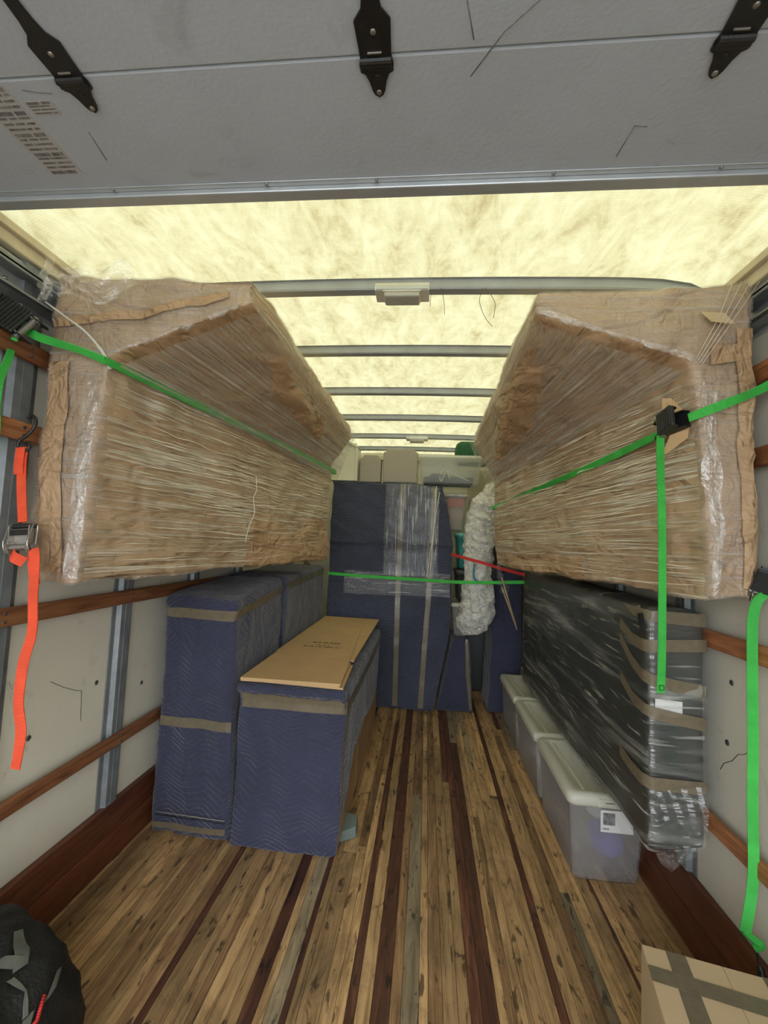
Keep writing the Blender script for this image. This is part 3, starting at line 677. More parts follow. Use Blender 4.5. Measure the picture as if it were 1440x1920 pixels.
# ================================================================= STORAGE BINS
def rrect(x0, x1, y0, y1, r, n=5):
    out = []
    for cx, cy, a0 in ((x1-r, y1-r, 0), (x0+r, y1-r, 90), (x0+r, y0+r, 180), (x1-r, y0+r, 270)):
        for k in range(n+1):
            a = math.radians(a0+90*k/n); out.append((cx+r*math.cos(a), cy+r*math.sin(a)))
    return out
def loft(bm, loops, cap0=True, cap1=True):
    rs = [[bm.verts.new(p) for p in l] for l in loops]; n = len(rs[0])
    for a, b in zip(rs, rs[1:]):
        for k in range(n): bm.faces.new((a[k], a[(k+1) % n], b[(k+1) % n], b[k]))
    if cap0: bm.faces.new(rs[0][::-1])
    if cap1: bm.faces.new(rs[-1])
def ring(x0, x1, y0, y1, z, r): return [(a, b, z) for a, b in rrect(x0, x1, y0, y1, r)]
def make_bin(label, x0, x1, y0, y1, z0, z1, mat=None, lidmat=None, group=None, lidh=.05, taper=.02, name='storage_bin', over=.012, latch=True):
    mat = mat or M_BIN; lidmat = lidmat or M_LID
    t = thing(name, ((x0+x1)/2, (y0+y1)/2, z0), label, 'storage bin', group)
    zt = z1-lidh*.55; T = taper; W = .004
    bm = bmesh.new()
    L = [ring(x0+T+.012, x1-T-.012, y0+T+.012, y1-T-.012, z0, .02), ring(x0+T, x1-T, y0+T, y1-T, z0+.014, .028),
         ring(x0+T*.55, x1-T*.55, y0+T*.55, y1-T*.55, z0+(zt-z0)*.5, .03), ring(x0+.002, x1-.002, y0+.002, y1-.002, zt-.035, .03), ring(x0-.004, x1+.004, y0-.004, y1+.004, zt-.03, .03), ring(x0-.004, x1+.004, y0-.004, y1+.004, zt, .03),
         ring(x0+W, x1-W, y0+W, y1-W, zt, .026), ring(x0+T+W, x1-T-W, y0+T+W, y1-T-W, z0+.018, .026)]
    loft(bm, L, True, True); bm_obj('tub', bm, mat, t, True)
    bm = bmesh.new(); o = over
    L = [ring(x0-o*.6, x1+o*.6, y0-o*.6, y1+o*.6, z1-lidh, .034), ring(x0-o, x1+o, y0-o, y1+o, z1-lidh*.8, .038), ring(x0-o, x1+o, y0-o, y1+o, z1-.016, .038), ring(x0-o*.4, x1+o*.4, y0-o*.4, y1+o*.4, z1-.003, .036),
         ring(x0+.014, x1-.014, y0+.014, y1-.014, z1, .03), ring(x0+.035, x1-.035, y0+.035, y1-.035, z1-.001, .026), ring(x0+.045, x1-.045, y0+.05, y1-.05, z1-.012, .022)]
    loft(bm, L, True, True); lid = bm_obj('lid', bm, lidmat, t, True)
    if latch:
        cx = (x0+x1)/2
        box('latch', cx-.05, cx+.05, y0-o-.004, y0-o+.004, z1-lidh*.9, z1-.012, lidmat, lid, .003)
        box('latch_slot', cx-.02, cx+.02, y0-o-.0055, y0-o-.003, z1-.027, z1-.022, M_GREYP, lid, .0005)
        for dx in (-.09, .09): box('lid_rib', cx+dx-.006, cx+dx+.006, y0+.05, y1-.05, z1-.010, z1-.004, lidmat, lid, .002)
    return t
make_bin('frosted plastic bin with milky lid, nearest on the floor, purple cloth inside', .665, .985, 2.10, 2.665, 0, .375)
make_bin('frosted lidded bin between two others on the floor', .665, .985, 2.715, 3.28, 0, .375)
make_bin('frosted lidded bin farthest along the right wall', .665, .985, 3.33, 3.92, 0, .375)
bt = [o for o in C.objects if o.name == 'storage_bin'][0]
lab = box('paper_label', .79, .925, 2.0955, 2.0965, .225, .315, M_PAPER, bt, 0)
box('label_picture', .80, .85, 2.0948, 2.0956, .255, .305, M_GREYP, lab, 0)
box('label_print', .80, .825, 2.0948, 2.0956, .236, .242, M_GREYP, lab, 0)
def lump(name, c, r, mat, label, cat, group=None, vox=.02, dd=.02):
    pts = []
    for i in range(40):
        a = i*2.399; zz = 1-2*(i+.5)/40; rr = math.sqrt(1-zz*zz); pts.append((c[0]+r[0]*rr*math.cos(a), c[1]+r[1]*rr*math.sin(a), c[2]+r[2]*zz))
    return tag(soft(name, [pts], mat, None, vox, 2, lambda p, n: dd*nz(p, 9)+dd*ridge(p, 14)), label, cat, group)
lump('folded_cloth', (.87, 2.245, .12), (.09, .105, .095), M_PURPLE, 'violet cloth bundle in the bottom of the nearest bin', 'cloth')
lump('folded_cloth', (.86, 2.235, .25), (.09, .10, .035), M_WHITEC, 'white cloth bundle lying in the top of the nearest bin', 'cloth')
lump('folded_cloth', (.82, 3.0, .16), (.12, .2, .12), M_WHITEC, 'pale cloth bundle inside the middle floor bin', 'cloth')

# ================================================================= BLANKET-WRAPPED BOXES
def tall(label, solids, tapes, hem=None, mat=None, amp=1.0, cat='furniture', name='wrapped_dresser', base=(0, 0, 0)):
    t = thing(name, base, label, cat)
    b = soft('blanket', solids, mat or M_BLK, t, .014, 3, d_blank(amp))
    tr = bvh(b)
    for pts, wd, wdt in tapes: stick('tape', tr, pts, wd, wdt, M_TAPE, t, .004)
    return t, b, tr
Z = (0, 0, 1)
t1, b1, tr1 = tall('navy blanket-wrapped dresser against the left wall, nearest of the tall ones',
    [[(-1.27, 2.12, 0), (-.868, 2.10, 0), (-1.27, 2.78, 0), (-.868, 2.78, 0), (-1.275, 2.12, 1.10), (-.90, 2.10, 1.095), (-1.275, 2.78, 1.175), (-.90, 2.78, 1.175)],
     [(-1.275, 2.10, 1.06), (-.885, 2.085, 1.055), (-1.275, 2.78, 1.12), (-.885, 2.78, 1.12), (-1.28, 2.12, 1.125), (-.90, 2.10, 1.12), (-1.28, 2.78, 1.19), (-.90, 2.78, 1.19)]],
    [([(-1.27, 2.09, 1.045), (-.90, 2.08, 1.04), (-.87, 2.12, 1.05), (-.87, 2.76, 1.115)], Z, .05),
     ([(-1.27, 2.09, .525), (-.875, 2.08, .52)], Z, .045),
     ([(-1.27, 2.09, .035), (-.875, 2.08, .045)], Z, .03)], base=(-1.08, 2.45, 0))
for z in (.095, .108): tube('hem_seam', [(-1.235, 2.098, z+.004), (-.885, 2.085, z)], .0018, M_BLACK if z < .1 else M_CUSH, t1, 4)
t2, b2, tr2 = tall('navy blanket-wrapped dresser under the left sofa, farther of the two tall ones',
    [[(-1.27, 2.80, 0), (-.872, 2.80, 0), (-1.27, 3.88, 0), (-.872, 3.88, 0), (-1.275, 2.80, 1.19), (-.885, 2.80, 1.19), (-1.275, 3.88, 1.215), (-.885, 3.88, 1.215)]],
    [([(-.87, 2.82, 1.125), (-.87, 3.86, 1.165)], Z, .045)], mat=M_BLK2, base=(-1.08, 3.3, 0))
# low dresser with wooden front, blanket on top
lo = thing('wrapped_dresser', (-.6, 2.8, 0), 'low wooden dresser under a navy quilted blanket, cardboard sheets on top', 'furniture')
box('carcass', -.845, -.368, 2.14, 3.60, 0, .70, M_CARD, lo, .004)
for ya, yb in ((2.15, 2.62), (2.63, 3.10), (3.11, 3.59)): box('wooden_panel', -.368, -.352, ya, yb, .03, .68, M_PANEL, lo, .004)
bb = soft('blanket', [boxpts(-.862, -.345, 2.085, 3.61, .655, .742), boxpts(-.87, -.337, 2.06, 3.61, .70, .738), boxpts(-.855, -.365, 2.085, 2.12, 0, .70),
        [(-.375, 2.085, .0), (-.352, 2.09, .0), (-.375, 2.085, .70), (-.34, 2.09, .70), (-.365, 2.16, .10), (-.345, 2.16, .10), (-.365, 2.16, .70), (-.34, 2.16, .70)],
        [(-.365, 2.15, .12), (-.342, 2.15, .12), (-.365, 2.15, .72), (-.338, 2.15, .72), (-.365, 2.48, .33), (-.342, 2.48, .33), (-.365, 2.48, .72), (-.338, 2.48, .72)],
        [(-.365, 2.46, .32), (-.342, 2.46, .32), (-.365, 2.46, .72), (-.338, 2.46, .72), (-.365, 3.61, .27), (-.342, 3.61, .27), (-.365, 3.61, .72), (-.338, 3.61, .72)]],
        M_BLK, lo, .012, 2, lambda p, n: (.006*nz(p, 3)+.012*ridge((p[0], p[1], p[2]*.4), 6, 2)+.002*nz(p, 15)))
trl = bvh(bb)
stick('tape', trl, [(-.84, 2.06, .655), (-.37, 2.06, .655), (-.335, 2.10, .655), (-.335, 2.5, .64), (-.335, 3.5, .66)], Z, .05, M_TAPE, lo, .004)
stick('tape', trl, [(-.335, 2.12, .72), (-.335, 2.10, .40), (-.335, 2.10, .05)], (0, 1, 0), .03, M_TAPE, lo, .004)
tag(hexa('dolly_corner', [(-.36, 2.19, 0), (-.285, 2.24, 0), (-.29, 2.33, 0), (-.36, 2.35, 0)], [(-.36, 2.18, .05), (-.29, 2.23, .055), (-.295, 2.32, .06), (-.36, 2.34, .06)], M_CARPET and simple('grey_green_pad', (.16, .20, .18), .8), None, .006),
    'grey-green padded corner poking out under the low dresser', 'dolly')
# flattened cartons
def sheet(label, pts, z, th, mat=M_CARD, dz=0):
    low = [(p[0], p[1], z) for p in pts]; hi = [(p[0], p[1], z+th) for p in pts]
    return tag(hexa('cardboard_sheet', low, hi, mat), label, 'cardboard', None)
sheet('flattened carton lowest and farthest back on the low dresser', [(-.855, 2.60), (-.378, 2.50), (-.385, 3.88), (-.86, 3.90)], .758, .012)
sheet('flattened carton at the bottom of the near stack, corner showing', [(-.835, 2.09), (-.355, 2.06), (-.375, 2.45), (-.835, 2.48)], .748, .008)
sheet('flattened carton just under the printed top sheet', [(-.84, 2.055), (-.372, 2.06), (-.385, 2.44), (-.845, 2.5)], .757, .013)
top = sheet('printed flattened carton lying on top of the low dresser', [(-.837, 2.045), (-.365, 2.05), (-.465, 3.38), (-.84, 3.42)], .7705, .006)
bm = bmesh.new(); random.seed(3)
for row, (y, a, b, h) in enumerate(((2.83, -.70, -.52, .028), (2.77, -.66, -.58, .016), (2.72, -.73, -.50, .022))):
    x = a
    while x < b:
        wdt = random.uniform(.006, .014); add_box(bm, x, min(b, x+wdt), y, y+h, .7762, .7768); 
        if random.random() < .5: add_box(bm, x, min(b, x+wdt*1.5), y+h*.4, y+h*.6, .7762, .7768)
        x += wdt+random.choice((.002, .003, .012))
bm_obj('faded_print', bm, M_INK, top)['kind'] = 'stuff'

# ================================================================= CENTRE: TALL WRAPPED WARDROBE
wd_, wb, wt = None, None, None
wd_ = thing('wrapped_wardrobe', (-.35, 4.05, 0), 'tall navy blanket-wrapped wardrobe at the back with clear film and tape bands', 'wardrobe')
wb = soft('blanket', [[(-.872, 3.97, 0), (.11, 3.97, 0), (.235, 3.98, .66), (.24, 3.98, 1.43), (-.872, 3.97, 1.43), (-.872, 4.2, 0), (.11, 4.2, 0), (.235, 4.2, .66), (.235, 4.2, 1.43), (-.872, 4.2, 1.43)],
      [(-.878, 3.945, 1.425), (.25, 3.955, 1.425), (.14, 3.955, 1.975), (-.872, 3.945, 1.975), (-.872, 4.2, 1.425), (.24, 4.2, 1.425), (.14, 4.2, 1.975), (-.87, 4.2, 1.975)]],
      M_BLK2, wd_, .014, 2, lambda p, n: .010*nz(p, 2.3)+(.030 if p.z > 1.43 else .008)*ridge((p.x*.5+p.z*.4, p.y, p.z*1.3+p.x*.7), 4.2, 2)+.003*nz(p, 15))
wt = bvh(wb)
for pts in ([(-.225, 3.94, 1.97), (-.24, 3.94, 1.2), (-.225, 3.95, .02)], [(.06, 3.94, 1.97), (.035, 3.94, 1.0), (-.005, 3.95, .02)]):
    stick('tape', wt, pts, (1, 0, 0), .045, M_TAPE, wd_, .003)
stick('stretch_film_band', wt, [(-.14, 3.93, 1.965), (-.135, 3.93, 1.15)], (1, 0, 0), .48, M_FILMV, wd_, .010, .02, 20)
stick('stretch_film_band', wt, [(-.72, 3.93, 1.07), (.22, 3.93, 1.08)], Z, .20, M_FILMV, wd_, .012, .02, 10)
tube('string_tie', spline([(.07, 3.935, 1.95), (.06, 3.93, 1.6), (.04, 3.93, 1.2)], 8), .004, M_WHITEPL, wd_, 5)
tube('string_tie', spline([(.10, 3.935, 1.90), (.08, 3.93, 1.75), (.04, 3.93, 1.4), (.01, 3.93, 1.15)], 8), .003, M_WHITEPL, wd_, 5)
t3, b3, tr3 = tall('short navy blanket-wrapped box standing right of the wardrobe under the bins',
    [[(.13, 4.0, 0), (.455, 4.02, 0), (.13, 4.45, 0), (.455, 4.45, 0), (.25, 4.0, .63), (.41, 4.02, .63), (.25, 4.45, .63), (.42, 4.45, .63)]],
    [([(.385, 4.0, .62), (.40, 4.0, .3), (.44, 4.0, .02)], (1, 0, 0), .035)], name='wrapped_box', base=(.3, 4.2, 0), cat='furniture')
t4, b4, tr4 = tall('narrow tall navy blanket-wrapped piece right of the dark gap',
    [[(.575, 4.06, 0), (.86, 4.06, 0), (.575, 4.5, 0), (.86, 4.5, 0), (.615, 4.06, 1.25), (.86, 4.06, 1.25), (.615, 4.5, 1.25), (.86, 4.5, 1.25)]],
    [], name='wrapped_bundle', base=(.72, 4.3, 0))
# white plastic bag full of bedding
def sph(c, r, n=26):
    out = []
    for i in range(n):
        a = i*2.399; zz = 1-2*(i+.5)/n; rr = math.sqrt(1-zz*zz); out.append((c[0]+r*rr*math.cos(a), c[1]+r*rr*math.sin(a), c[2]+r*zz))
    return out
path = [(.57, 1.87, .12), (.50, 1.74, .145), (.455, 1.55, .135), (.435, 1.36, .125), (.43, 1.21, .105), (.435, 1.08, .13), (.45, .94, .145), (.42, .835, .135), (.36, .79, .095)]
sol = [sph((a[0], 3.86, a[1]), a[2]*1.08)+sph((b[0], 3.86, b[1]), b[2]*1.08) for a, b in zip(path, path[1:])]
bg = thing('bedding_bag', (.43, 3.86, .69), 'long white plastic bag of bedding squeezed beside the wardrobe', 'bag')
bag = soft('plastic_skin', sol, M_BAGW, bg, .008, 3, lambda p, n: .045*ridge((p.x*.6+p.z*.4, p.y, p.z*1.2), 9, 1)+.028*ridge(p, 21, 4)+.012*nz(p, 5)+.012)
tube('drawstring', spline([(.395, 3.705, 1.29), (.39, 3.70, 1.20), (.41, 3.70, 1.16), (.47, 3.71, 1.135), (.50, 3.71, 1.15)], 5), .007, M_TEALCH, bg, 6)
# bins stacked behind the bag
make_bin('small frosted bin at the foot of the stack beside the wardrobe', .245, .40, 4.02, 4.4, .64, .93, lidh=.035)
make_bin('dark grey tote third in the stack beside the wardrobe', .272, .39, 4.05, 4.4, .935, 1.225, mat=M_DARK, lidmat=M_DARK, lidh=.03, name='storage_tote')
make_bin('teal plastic tote with lid in the stack beside the wardrobe', .272, .40, 4.03, 4.4, 1.23, 1.55, mat=M_TEAL, lidmat=simple('pale_teal_lid', (.12, .45, .40), .4), lidh=.028, name='storage_tote')
make_bin('clear bin with white lid and coral cloth, highest of the narrow stack', .16, .365, 4.22, 4.55, 1.56, 1.925, mat=M_CLEAR, lidmat=M_WHITEPL, lidh=.028)
tag(soft('folded_cloth', [boxpts(.185, .345, 4.25, 4.5, 1.80, 1.885)], M_REDC, None, .016, 2, lambda p, n: .006*nz(p, 12)), 'coral cloth folded at the top of the clear bin', 'cloth')
tag(soft('folded_cloth', [boxpts(.19, .335, 4.25, 4.5, 1.58, 1.79)], M_BROWNC, None, .016, 2, lambda p, n: .008*nz(p, 12)), 'tan cloth folded under the coral cloth', 'cloth')
make_bin('wide clear bin of odds and ends on top of the wardrobe', -.085, .47, 4.02, 4.42, 1.985, 2.25, mat=M_CLEAR, lidmat=M_CLID, lidh=.03, latch=False)
tag(soft('folded_cloth', [boxpts(-.05, .40, 4.06, 4.36, 2.0, 2.06), boxpts(.02, .16, 4.06, 4.3, 2.03, 2.085)], M_DKCL, None, .016, 2, lambda p, n: .010*nz(p, 12)), 'dark cloth lying in the wide clear bin', 'cloth')
tag(tube('cable', spline([(.40, 4.07, 2.01), (.30, 4.065, 2.05), (.20, 4.065, 2.09), (.13, 4.07, 2.12), (.10, 4.065, 2.05), (.115, 4.06, 2.02), (.16, 4.06, 2.11), (.19, 4.06, 2.03)], 6), .005, M_WHITEPL, None, 6), 'white cable looped inside the wide clear bin', 'cable')
# cushions, shelf box, carpet roll
def cushion(label, x0, x1, z1, y0):
    return tag(soft('seat_cushion', [boxpts(x0, x1, y0, y0+.11, 1.985, z1-.03), boxpts(x0+.03, x1-.03, y0, y0+.11, 1.985, z1)], M_CUSH, None, .010, 2, lambda p, n: .002*nz(p, 5)), label, 'cushion')
cushion('smaller taupe cushion standing beside the cream cube shelf', -.642, -.445, 2.245, 4.06)
cushion('larger taupe cushion standing beside the wide clear bin', -.428, -.105, 2.305, 4.05)
cs = thing('cube_shelf', (-.79, 4.08, 1.985), 'open cream cube shelf standing on the left of the wardrobe top', 'shelf')
for a in ((-.905, -.888, 3.99, 4.18, 1.985, 2.345), (-.675, -.658, 3.99, 4.18, 1.985, 2.305)): box('side_panel', *a, M_SHELF, cs, .004)
box('back_panel', -.888, -.675, 4.02, 4.03, 1.985, 2.34, M_SHELF, cs, .002); box('base_panel', -.888, -.675, 3.99, 4.18, 1.985, 2.0, M_SHELF, cs, .002)
hexa('top_panel', [(-.905, 3.99, 2.335), (-.74, 3.99, 2.335), (-.74, 4.18, 2.335), (-.905, 4.18, 2.335)], [(-.905, 3.99, 2.352), (-.74, 3.99, 2.352), (-.74, 4.18, 2.352), (-.905, 4.18, 2.352)], M_SHELF, cs)
hexa('top_panel', [(-.74, 3.99, 2.335), (-.658, 3.99, 2.290), (-.658, 4.18, 2.290), (-.74, 4.18, 2.335)], [(-.74, 3.99, 2.352), (-.658, 3.99, 2.308), (-.658, 4.18, 2.308), (-.74, 4.18, 2.352)], M_SHELF, cs)
cr = thing('carpet_roll', (.55, 4.3, 2.28), 'rolled green carpet lying on the clear bin near the roof', 'carpet')
bm = bmesh.new(); A = Vector((.27, 4.34, 2.33)); B = Vector((.93, 4.12, 2.28)); add_tube(bm, [A, A.lerp(B, .05), B], [.10, .12, .12], 28); bm_obj('rolled_pile', bm, M_CARPET, cr, True)
ax = (B-A).normalized(); sp = []
for i in range(70):
    a = i*.32; r = .014+.0037*i*.32*1.0; e1 = ax.cross(Vector((0, 0, 1))).normalized(); e2 = e1.cross(ax)
    sp.append(A-ax*.003+(e1*math.cos(a)+e2*math.sin(a))*min(r, .1))
tube('roll_edge', sp, .003, M_STAKE, cr, 5)
tag(soft('padded_board', [boxpts(.42, .74, 4.72, 4.82, 1.505, 2.24)], simple('beige_padding', (.42, .38, .27), .9), None, .02, 2, lambda p, n: .01*nz(p, 4)), 'beige padded board standing behind the white bedding bag', 'board')
tag(box('dark_gap_block', .40, .80, 4.62, 4.94, 0, 1.5, M_BLACK, None, .01), 'tall black crate added to paint the shade in the gap right of the wardrobe', 'filler')  # added black block: carries the padded board, stands in for the gap's shade
st = thing('garden_stakes', (.70, 3.74, 1.0), 'pair of thin tan stakes sticking out below the right sofa', 'stakes')
tube('stake', [(.60, 3.62, 1.20), (.72, 3.62, .82)], .006, M_STAKE, st, 6); tube('stake', [(.60, 3.60, 1.12), (.725, 3.61, .80)], .005, M_STAKE, st, 6)
tube('film_knot', spline([(.52, 3.25, 1.31), (.53, 3.3, 1.25), (.555, 3.35, 1.19), (.60, 3.45, 1.13), (.58, 3.5, 1.10)], 5), [.014, .02, .016, .02, .022, .016, .02, .025, .02, .018, .022, .028, .03, .022, .02, .03, .034, .03, .026, .02, .012], M_FILMW, s2, 8)

# ================================================================= STRAPS
def frame(x_axis, out):
    X = Vector(x_axis).normalized(); Zv = Vector(out); Zv = (Zv - X*Zv.dot(X)).normalized(); Y = Zv.cross(X)
    return Matrix((X, Y, Zv)).transposed().to_4x4()
def ratchet(parent, loc, xa, out, L=.12, W=.05, steel=False, swing=.35):
    """buckle: x along the strap, y across it, z away from the load"""
    M = Matrix.Translation(loc) @ frame(xa, out); m1 = M_STEEL if steel else M_BLACK; m2 = M_STEEL if steel else M_RUBBER
    def put(name, bm, mat, par, sm=False): bmesh.ops.transform(bm, matrix=M, verts=bm.verts); return bm_obj(name, bm, mat, par, sm)
    bm = bmesh.new()
    ol = [(-L*.5, -.006), (-L*.42, .016), (-L*.1, .020), (L*.12, .032), (L*.32, .026), (L*.5, .008), (L*.46, -.006)]
    for s in (-1, 1):
        prism(bm, ol, .003, Matrix.Translation((0, s*W/2+(0 if s > 0 else .003), 0)) @ Matrix.Rotation(math.pi/2, 4, 'X'))
    add_box(bm, -L*.48, L*.1, -W/2, W/2, -.006, -.003); fr = put('ratchet_frame', bm, m1, parent)
    bm = bmesh.new(); add_tube(bm, [(L*.2, -W*.62, .012), (L*.2, W*.62, .012)], .010, 14)
    for s in (-1, 1):
        g = []
        for i in range(28):
            a = 2*math.pi*i/28; r = .019 if i % 2 else .0155; g.append((L*.2+r*math.cos(a), .012+r*math.sin(a)))
        prism(bm, g, .003, Matrix.Translation((0, s*W*.44+.0015, 0)) @ Matrix.Rotation(math.pi/2, 4, 'X'))
    put('spool', bm, M_STEEL, fr)
    bm = bmesh.new(); H = Matrix.Translation((L*.2, 0, .012)) @ Matrix.Rotation(swing, 4, 'Y') @ Matrix.Translation((0, 0, 0))
    arm = [(.0, -.008), (-.010, .012), (-L*.25, .016), (-L*.6, .013), (-L*.66, .004), (-L*.6, -.004), (-L*.25, -.002)]
    bm.free(); arms = []
    for s in (-1, 1):
        bm = bmesh.new()
        if steel:
            lp = [H @ Vector((p[0], s*W*.56, p[1])) for p in [(.012, -.012), (.016, .006), (-.004, .022), (-L*.3, .020), (-L*.62, .014), (-L*.68, .002), (-L*.6, -.006), (-L*.3, -.010), (.012, -.012)]]
            add_tube(bm, spline(lp, 3), .0028, 6)
        else: prism(bm, arm, .003, H @ Matrix.Translation((0, s*W*.56+.0015, 0)) @ Matrix.Rotation(math.pi/2, 4, 'X'))
        arms.append(put('handle_arm', bm, m1, fr))
    bm = bmesh.new()
    if steel:
        add_tube(bm, [H @ Vector((-L*.62, -W*.56, .004)), H @ Vector((-L*.62, W*.56, .004))], .008, 12); add_box(bm, -L*.5, -L*.34, -W*.5, W*.5, .008, .012, .001, 1, H)
        put('grip', bm, M_BLACK, fr)
    else:
        add_box(bm, -L*.68, -L*.05, -W*.60, W*.60, .010, .022, .004, 2, H)
        for i in range(9): add_box(bm, -L*.66+i*L*.066, -L*.63+i*L*.066, -W*.62, W*.62, .008, .027, .0015, 1, H)
        put('grip', bm, M_RUBBER, fr)
    return fr
# green strap over the left sofa
a = thing('ratchet_strap', (-1.27, 1.24, 2.04), 'green strap running along the left sofa from the black ratchet at its top corner', 'strap')
ribbon('webbing', [(-1.272, 1.225, 2.062), (-1.25, 1.245, 2.028), (-1.12, 1.265, 1.992), (-1.04, 1.285, 1.965)], [(0, .3, 1), (0, -.4, 1), (0, -.8, .6), (-.3, -.5, .8)], .0265, M_GREEN, a)
ribbon('webbing', [(-1.04, 1.285, 1.965), (-.95, 1.72, 1.957), (-.86, 2.2, 1.952), (-.77, 2.7, 1.945), (-.685, 3.20, 1.936)], [(-.3, -.5, .8), (.3, 0, 1), (.5, 0, .6), (.2, 0, 1), (.2, 0, 1)], .0265, M_GREEN, a)
ribbon('webbing', [(-.685, 3.20, 1.936), (-.72, 3.25, 1.935), (-1.0, 3.26, 1.94), (-1.29, 3.26, 1.95)], (0, 0, 1), .0265, M_GREEN, a, n=4)
ratchet(a, (-1.285, 1.225, 2.045), (1, .1, -.42), (.35, -1, .35), .15, .075)
ribbon('webbing', [(-1.285, 1.215, 2.02), (-1.275, 1.20, 2.005), (-1.262, 1.205, 2.0)], (.3, .2, 1), .0265, M_GREEN, a)
ribbon('strap_tail', [(-1.305, 1.22, 2.0), (-1.292, 1.21, 1.95), (-1.297, 1.19, 1.86), (-1.291, 1.185, 1.78), (-1.285, 1.185, 1.70), (-1.28, 1.185, 1.665)], [(0, 1, 0), (.1, 1, 0), (.3, 1, 0), (1, .2, 0), (.3, 1, 0), (.3, 1, 0)], .022, M_GREEN, a)
# orange strap on the left
b = thing('ratchet_strap', (-1.24, 1.25, 1.73), 'orange strap hooked on the left wall rail with a steel ratchet', 'strap')
hk = []
for i in range(13): t_ = -1.9+i*.30; hk.append((-1.262+.022*math.cos(t_)*.9, 1.262, 1.748+.028*math.sin(t_)))
hk = [(-1.262, 1.262, 1.765), (-1.25, 1.262, 1.775), (-1.236, 1.262, 1.765), (-1.234, 1.26, 1.74), (-1.25, 1.255, 1.712), (-1.272, 1.25, 1.69), (-1.272, 1.25, 1.667), (-1.252, 1.25, 1.657), (-1.236, 1.25, 1.67), (-1.242, 1.252, 1.69)]
tube('wire_hook', spline(hk, 5), .0055, M_BLACK, b, 8)
ribbon('webbing', [(-1.254, 1.25, 1.672), (-1.250, 1.245, 1.62), (-1.236, 1.24, 1.53), (-1.222, 1.24, 1.44)], (1, .15, 0), .0265, M_ORANGE, b)
ribbon('sewn_loop', [(-1.256, 1.242, 1.668), (-1.252, 1.237, 1.61), (-1.250, 1.239, 1.585)], (1, .15, 0), .0265, M_ORANGE, b)
ratchet(b, (-1.21, 1.235, 1.385), (.10, 0, -1), (.15, -1, .1), .105, .060, True, -.3)
ribbon('webbing', [(-1.222, 1.215, 1.345), (-1.205, 1.205, 1.335), (-1.185, 1.22, 1.32)], (.3, .1, 1), .03, M_ORANGE, b)
ribbon('strap_tail', [(-1.175, 1.235, 1.345), (-1.168, 1.235, 1.30), (-1.160, 1.24, 1.255)], (1, .2, 0), .0265, M_ORANGE, b)
ribbon('strap_tail', [(-1.165, 1.225, 1.36), (-1.146, 1.215, 1.33), (-1.145, 1.22, 1.22), (-1.142, 1.225, 1.12), (-1.155, 1.22, 1.03), (-1.158, 1.22, .92), (-1.142, 1.22, .84), (-1.144, 1.22, .77), (-1.148, 1.22, .733)], [(1, .2, 0)]*4+[(1, .5, 0), (1, .2, 0), (1, .4, 0), (1, .1, 0), (1, .1, 0)], .0265, M_ORANGE, b)
# green strap over the right sofa
c = thing('ratchet_strap', (.78, 1.48, 1.82), 'green strap running along the right sofa with a ratchet and long hanging tail', 'strap')
ribbon('webbing', [(1.02, 1.36, 1.955), (.93, 1.365, 1.905), (.83, 1.375, 1.862), (.785, 1.42, 1.845)], [(0, .2, 1), (0, -.5, .8), (0, -.2, 1), (.1, 0, 1)], .0265, M_GREEN, c)
ribbon('webbing', [(.755, 1.53, 1.822), (.70, 1.90, 1.795), (.62, 2.35, 1.765), (.54, 2.85, 1.74), (.465, 3.24, 1.715)], [(.1, 0, 1), (-.4, 0, 1), (-.7, 0, .5), (-.3, 0, 1), (.2, 0, 1)], .0265, M_GREEN, c)
ribbon('webbing', [(.465, 3.24, 1.715), (.49, 3.30, 1.715), (.75, 3.31, 1.72), (.98, 3.31, 1.73)], (0, 0, 1), .0265, M_GREEN, c, n=4)
ratchet(c, (.762, 1.47, 1.835), (-.42, .85, -.18), (-.9, -.45, .15), .115, .055)
ribbon('strap_tail', [(.748, 1.50, 1.835), (.735, 1.485, 1.80), (.738, 1.49, 1.70), (.742, 1.49, 1.5), (.742, 1.49, 1.25), (.74, 1.49, 1.08), (.737, 1.49, .998)], (1, .25, 0), .0265, M_GREEN, c)
tube('tail_stitching', [(.729, 1.481, 1.022), (.744, 1.485, 1.022), (.745, 1.485, 1.008), (.73, 1.481, 1.008), (.729, 1.481, 1.022)], .0012, M_BLACK, c, 4)
# green strap on the right wall, hanging
d = thing('ratchet_strap', (1.0, 1.45, 1.32), 'green strap hanging down the right wall to a black hook by the kick board', 'strap')
ratchet(d, (.992, 1.415, 1.345), (-.25, .15, -1), (-.7, -1, 0), .11, .05)
ribbon('webbing', [(.975, 1.39, 1.325), (.965, 1.41, 1.30), (.965, 1.43, 1.24), (.965, 1.435, 1.10), (.967, 1.44, .9), (.97, 1.45, .7), (.975, 1.46, .5), (.958, 1.47, .345)], (.9, -.3, 0), .0265, M_GREEN, d)
ribbon('webbing', [(1.02, 1.40, 1.41), (1.005, 1.40, 1.36)], (.4, 1, 0), .0265, M_GREEN, d, n=2)
tube('knotted_end', spline([(.958, 1.475, .345), (.985, 1.47, .325), (1.0, 1.47, .315), (.985, 1.475, .30)], 4), .011, M_GREEN, d, 7)
tube('wire_hook', spline([(.99, 1.475, .31), (.992, 1.47, .27), (.996, 1.465, .245), (.992, 1.45, .215), (.985, 1.45, .23)], 5), [.004]*8+[.010]*6+[.013]*7, M_BLACK, d, 8)
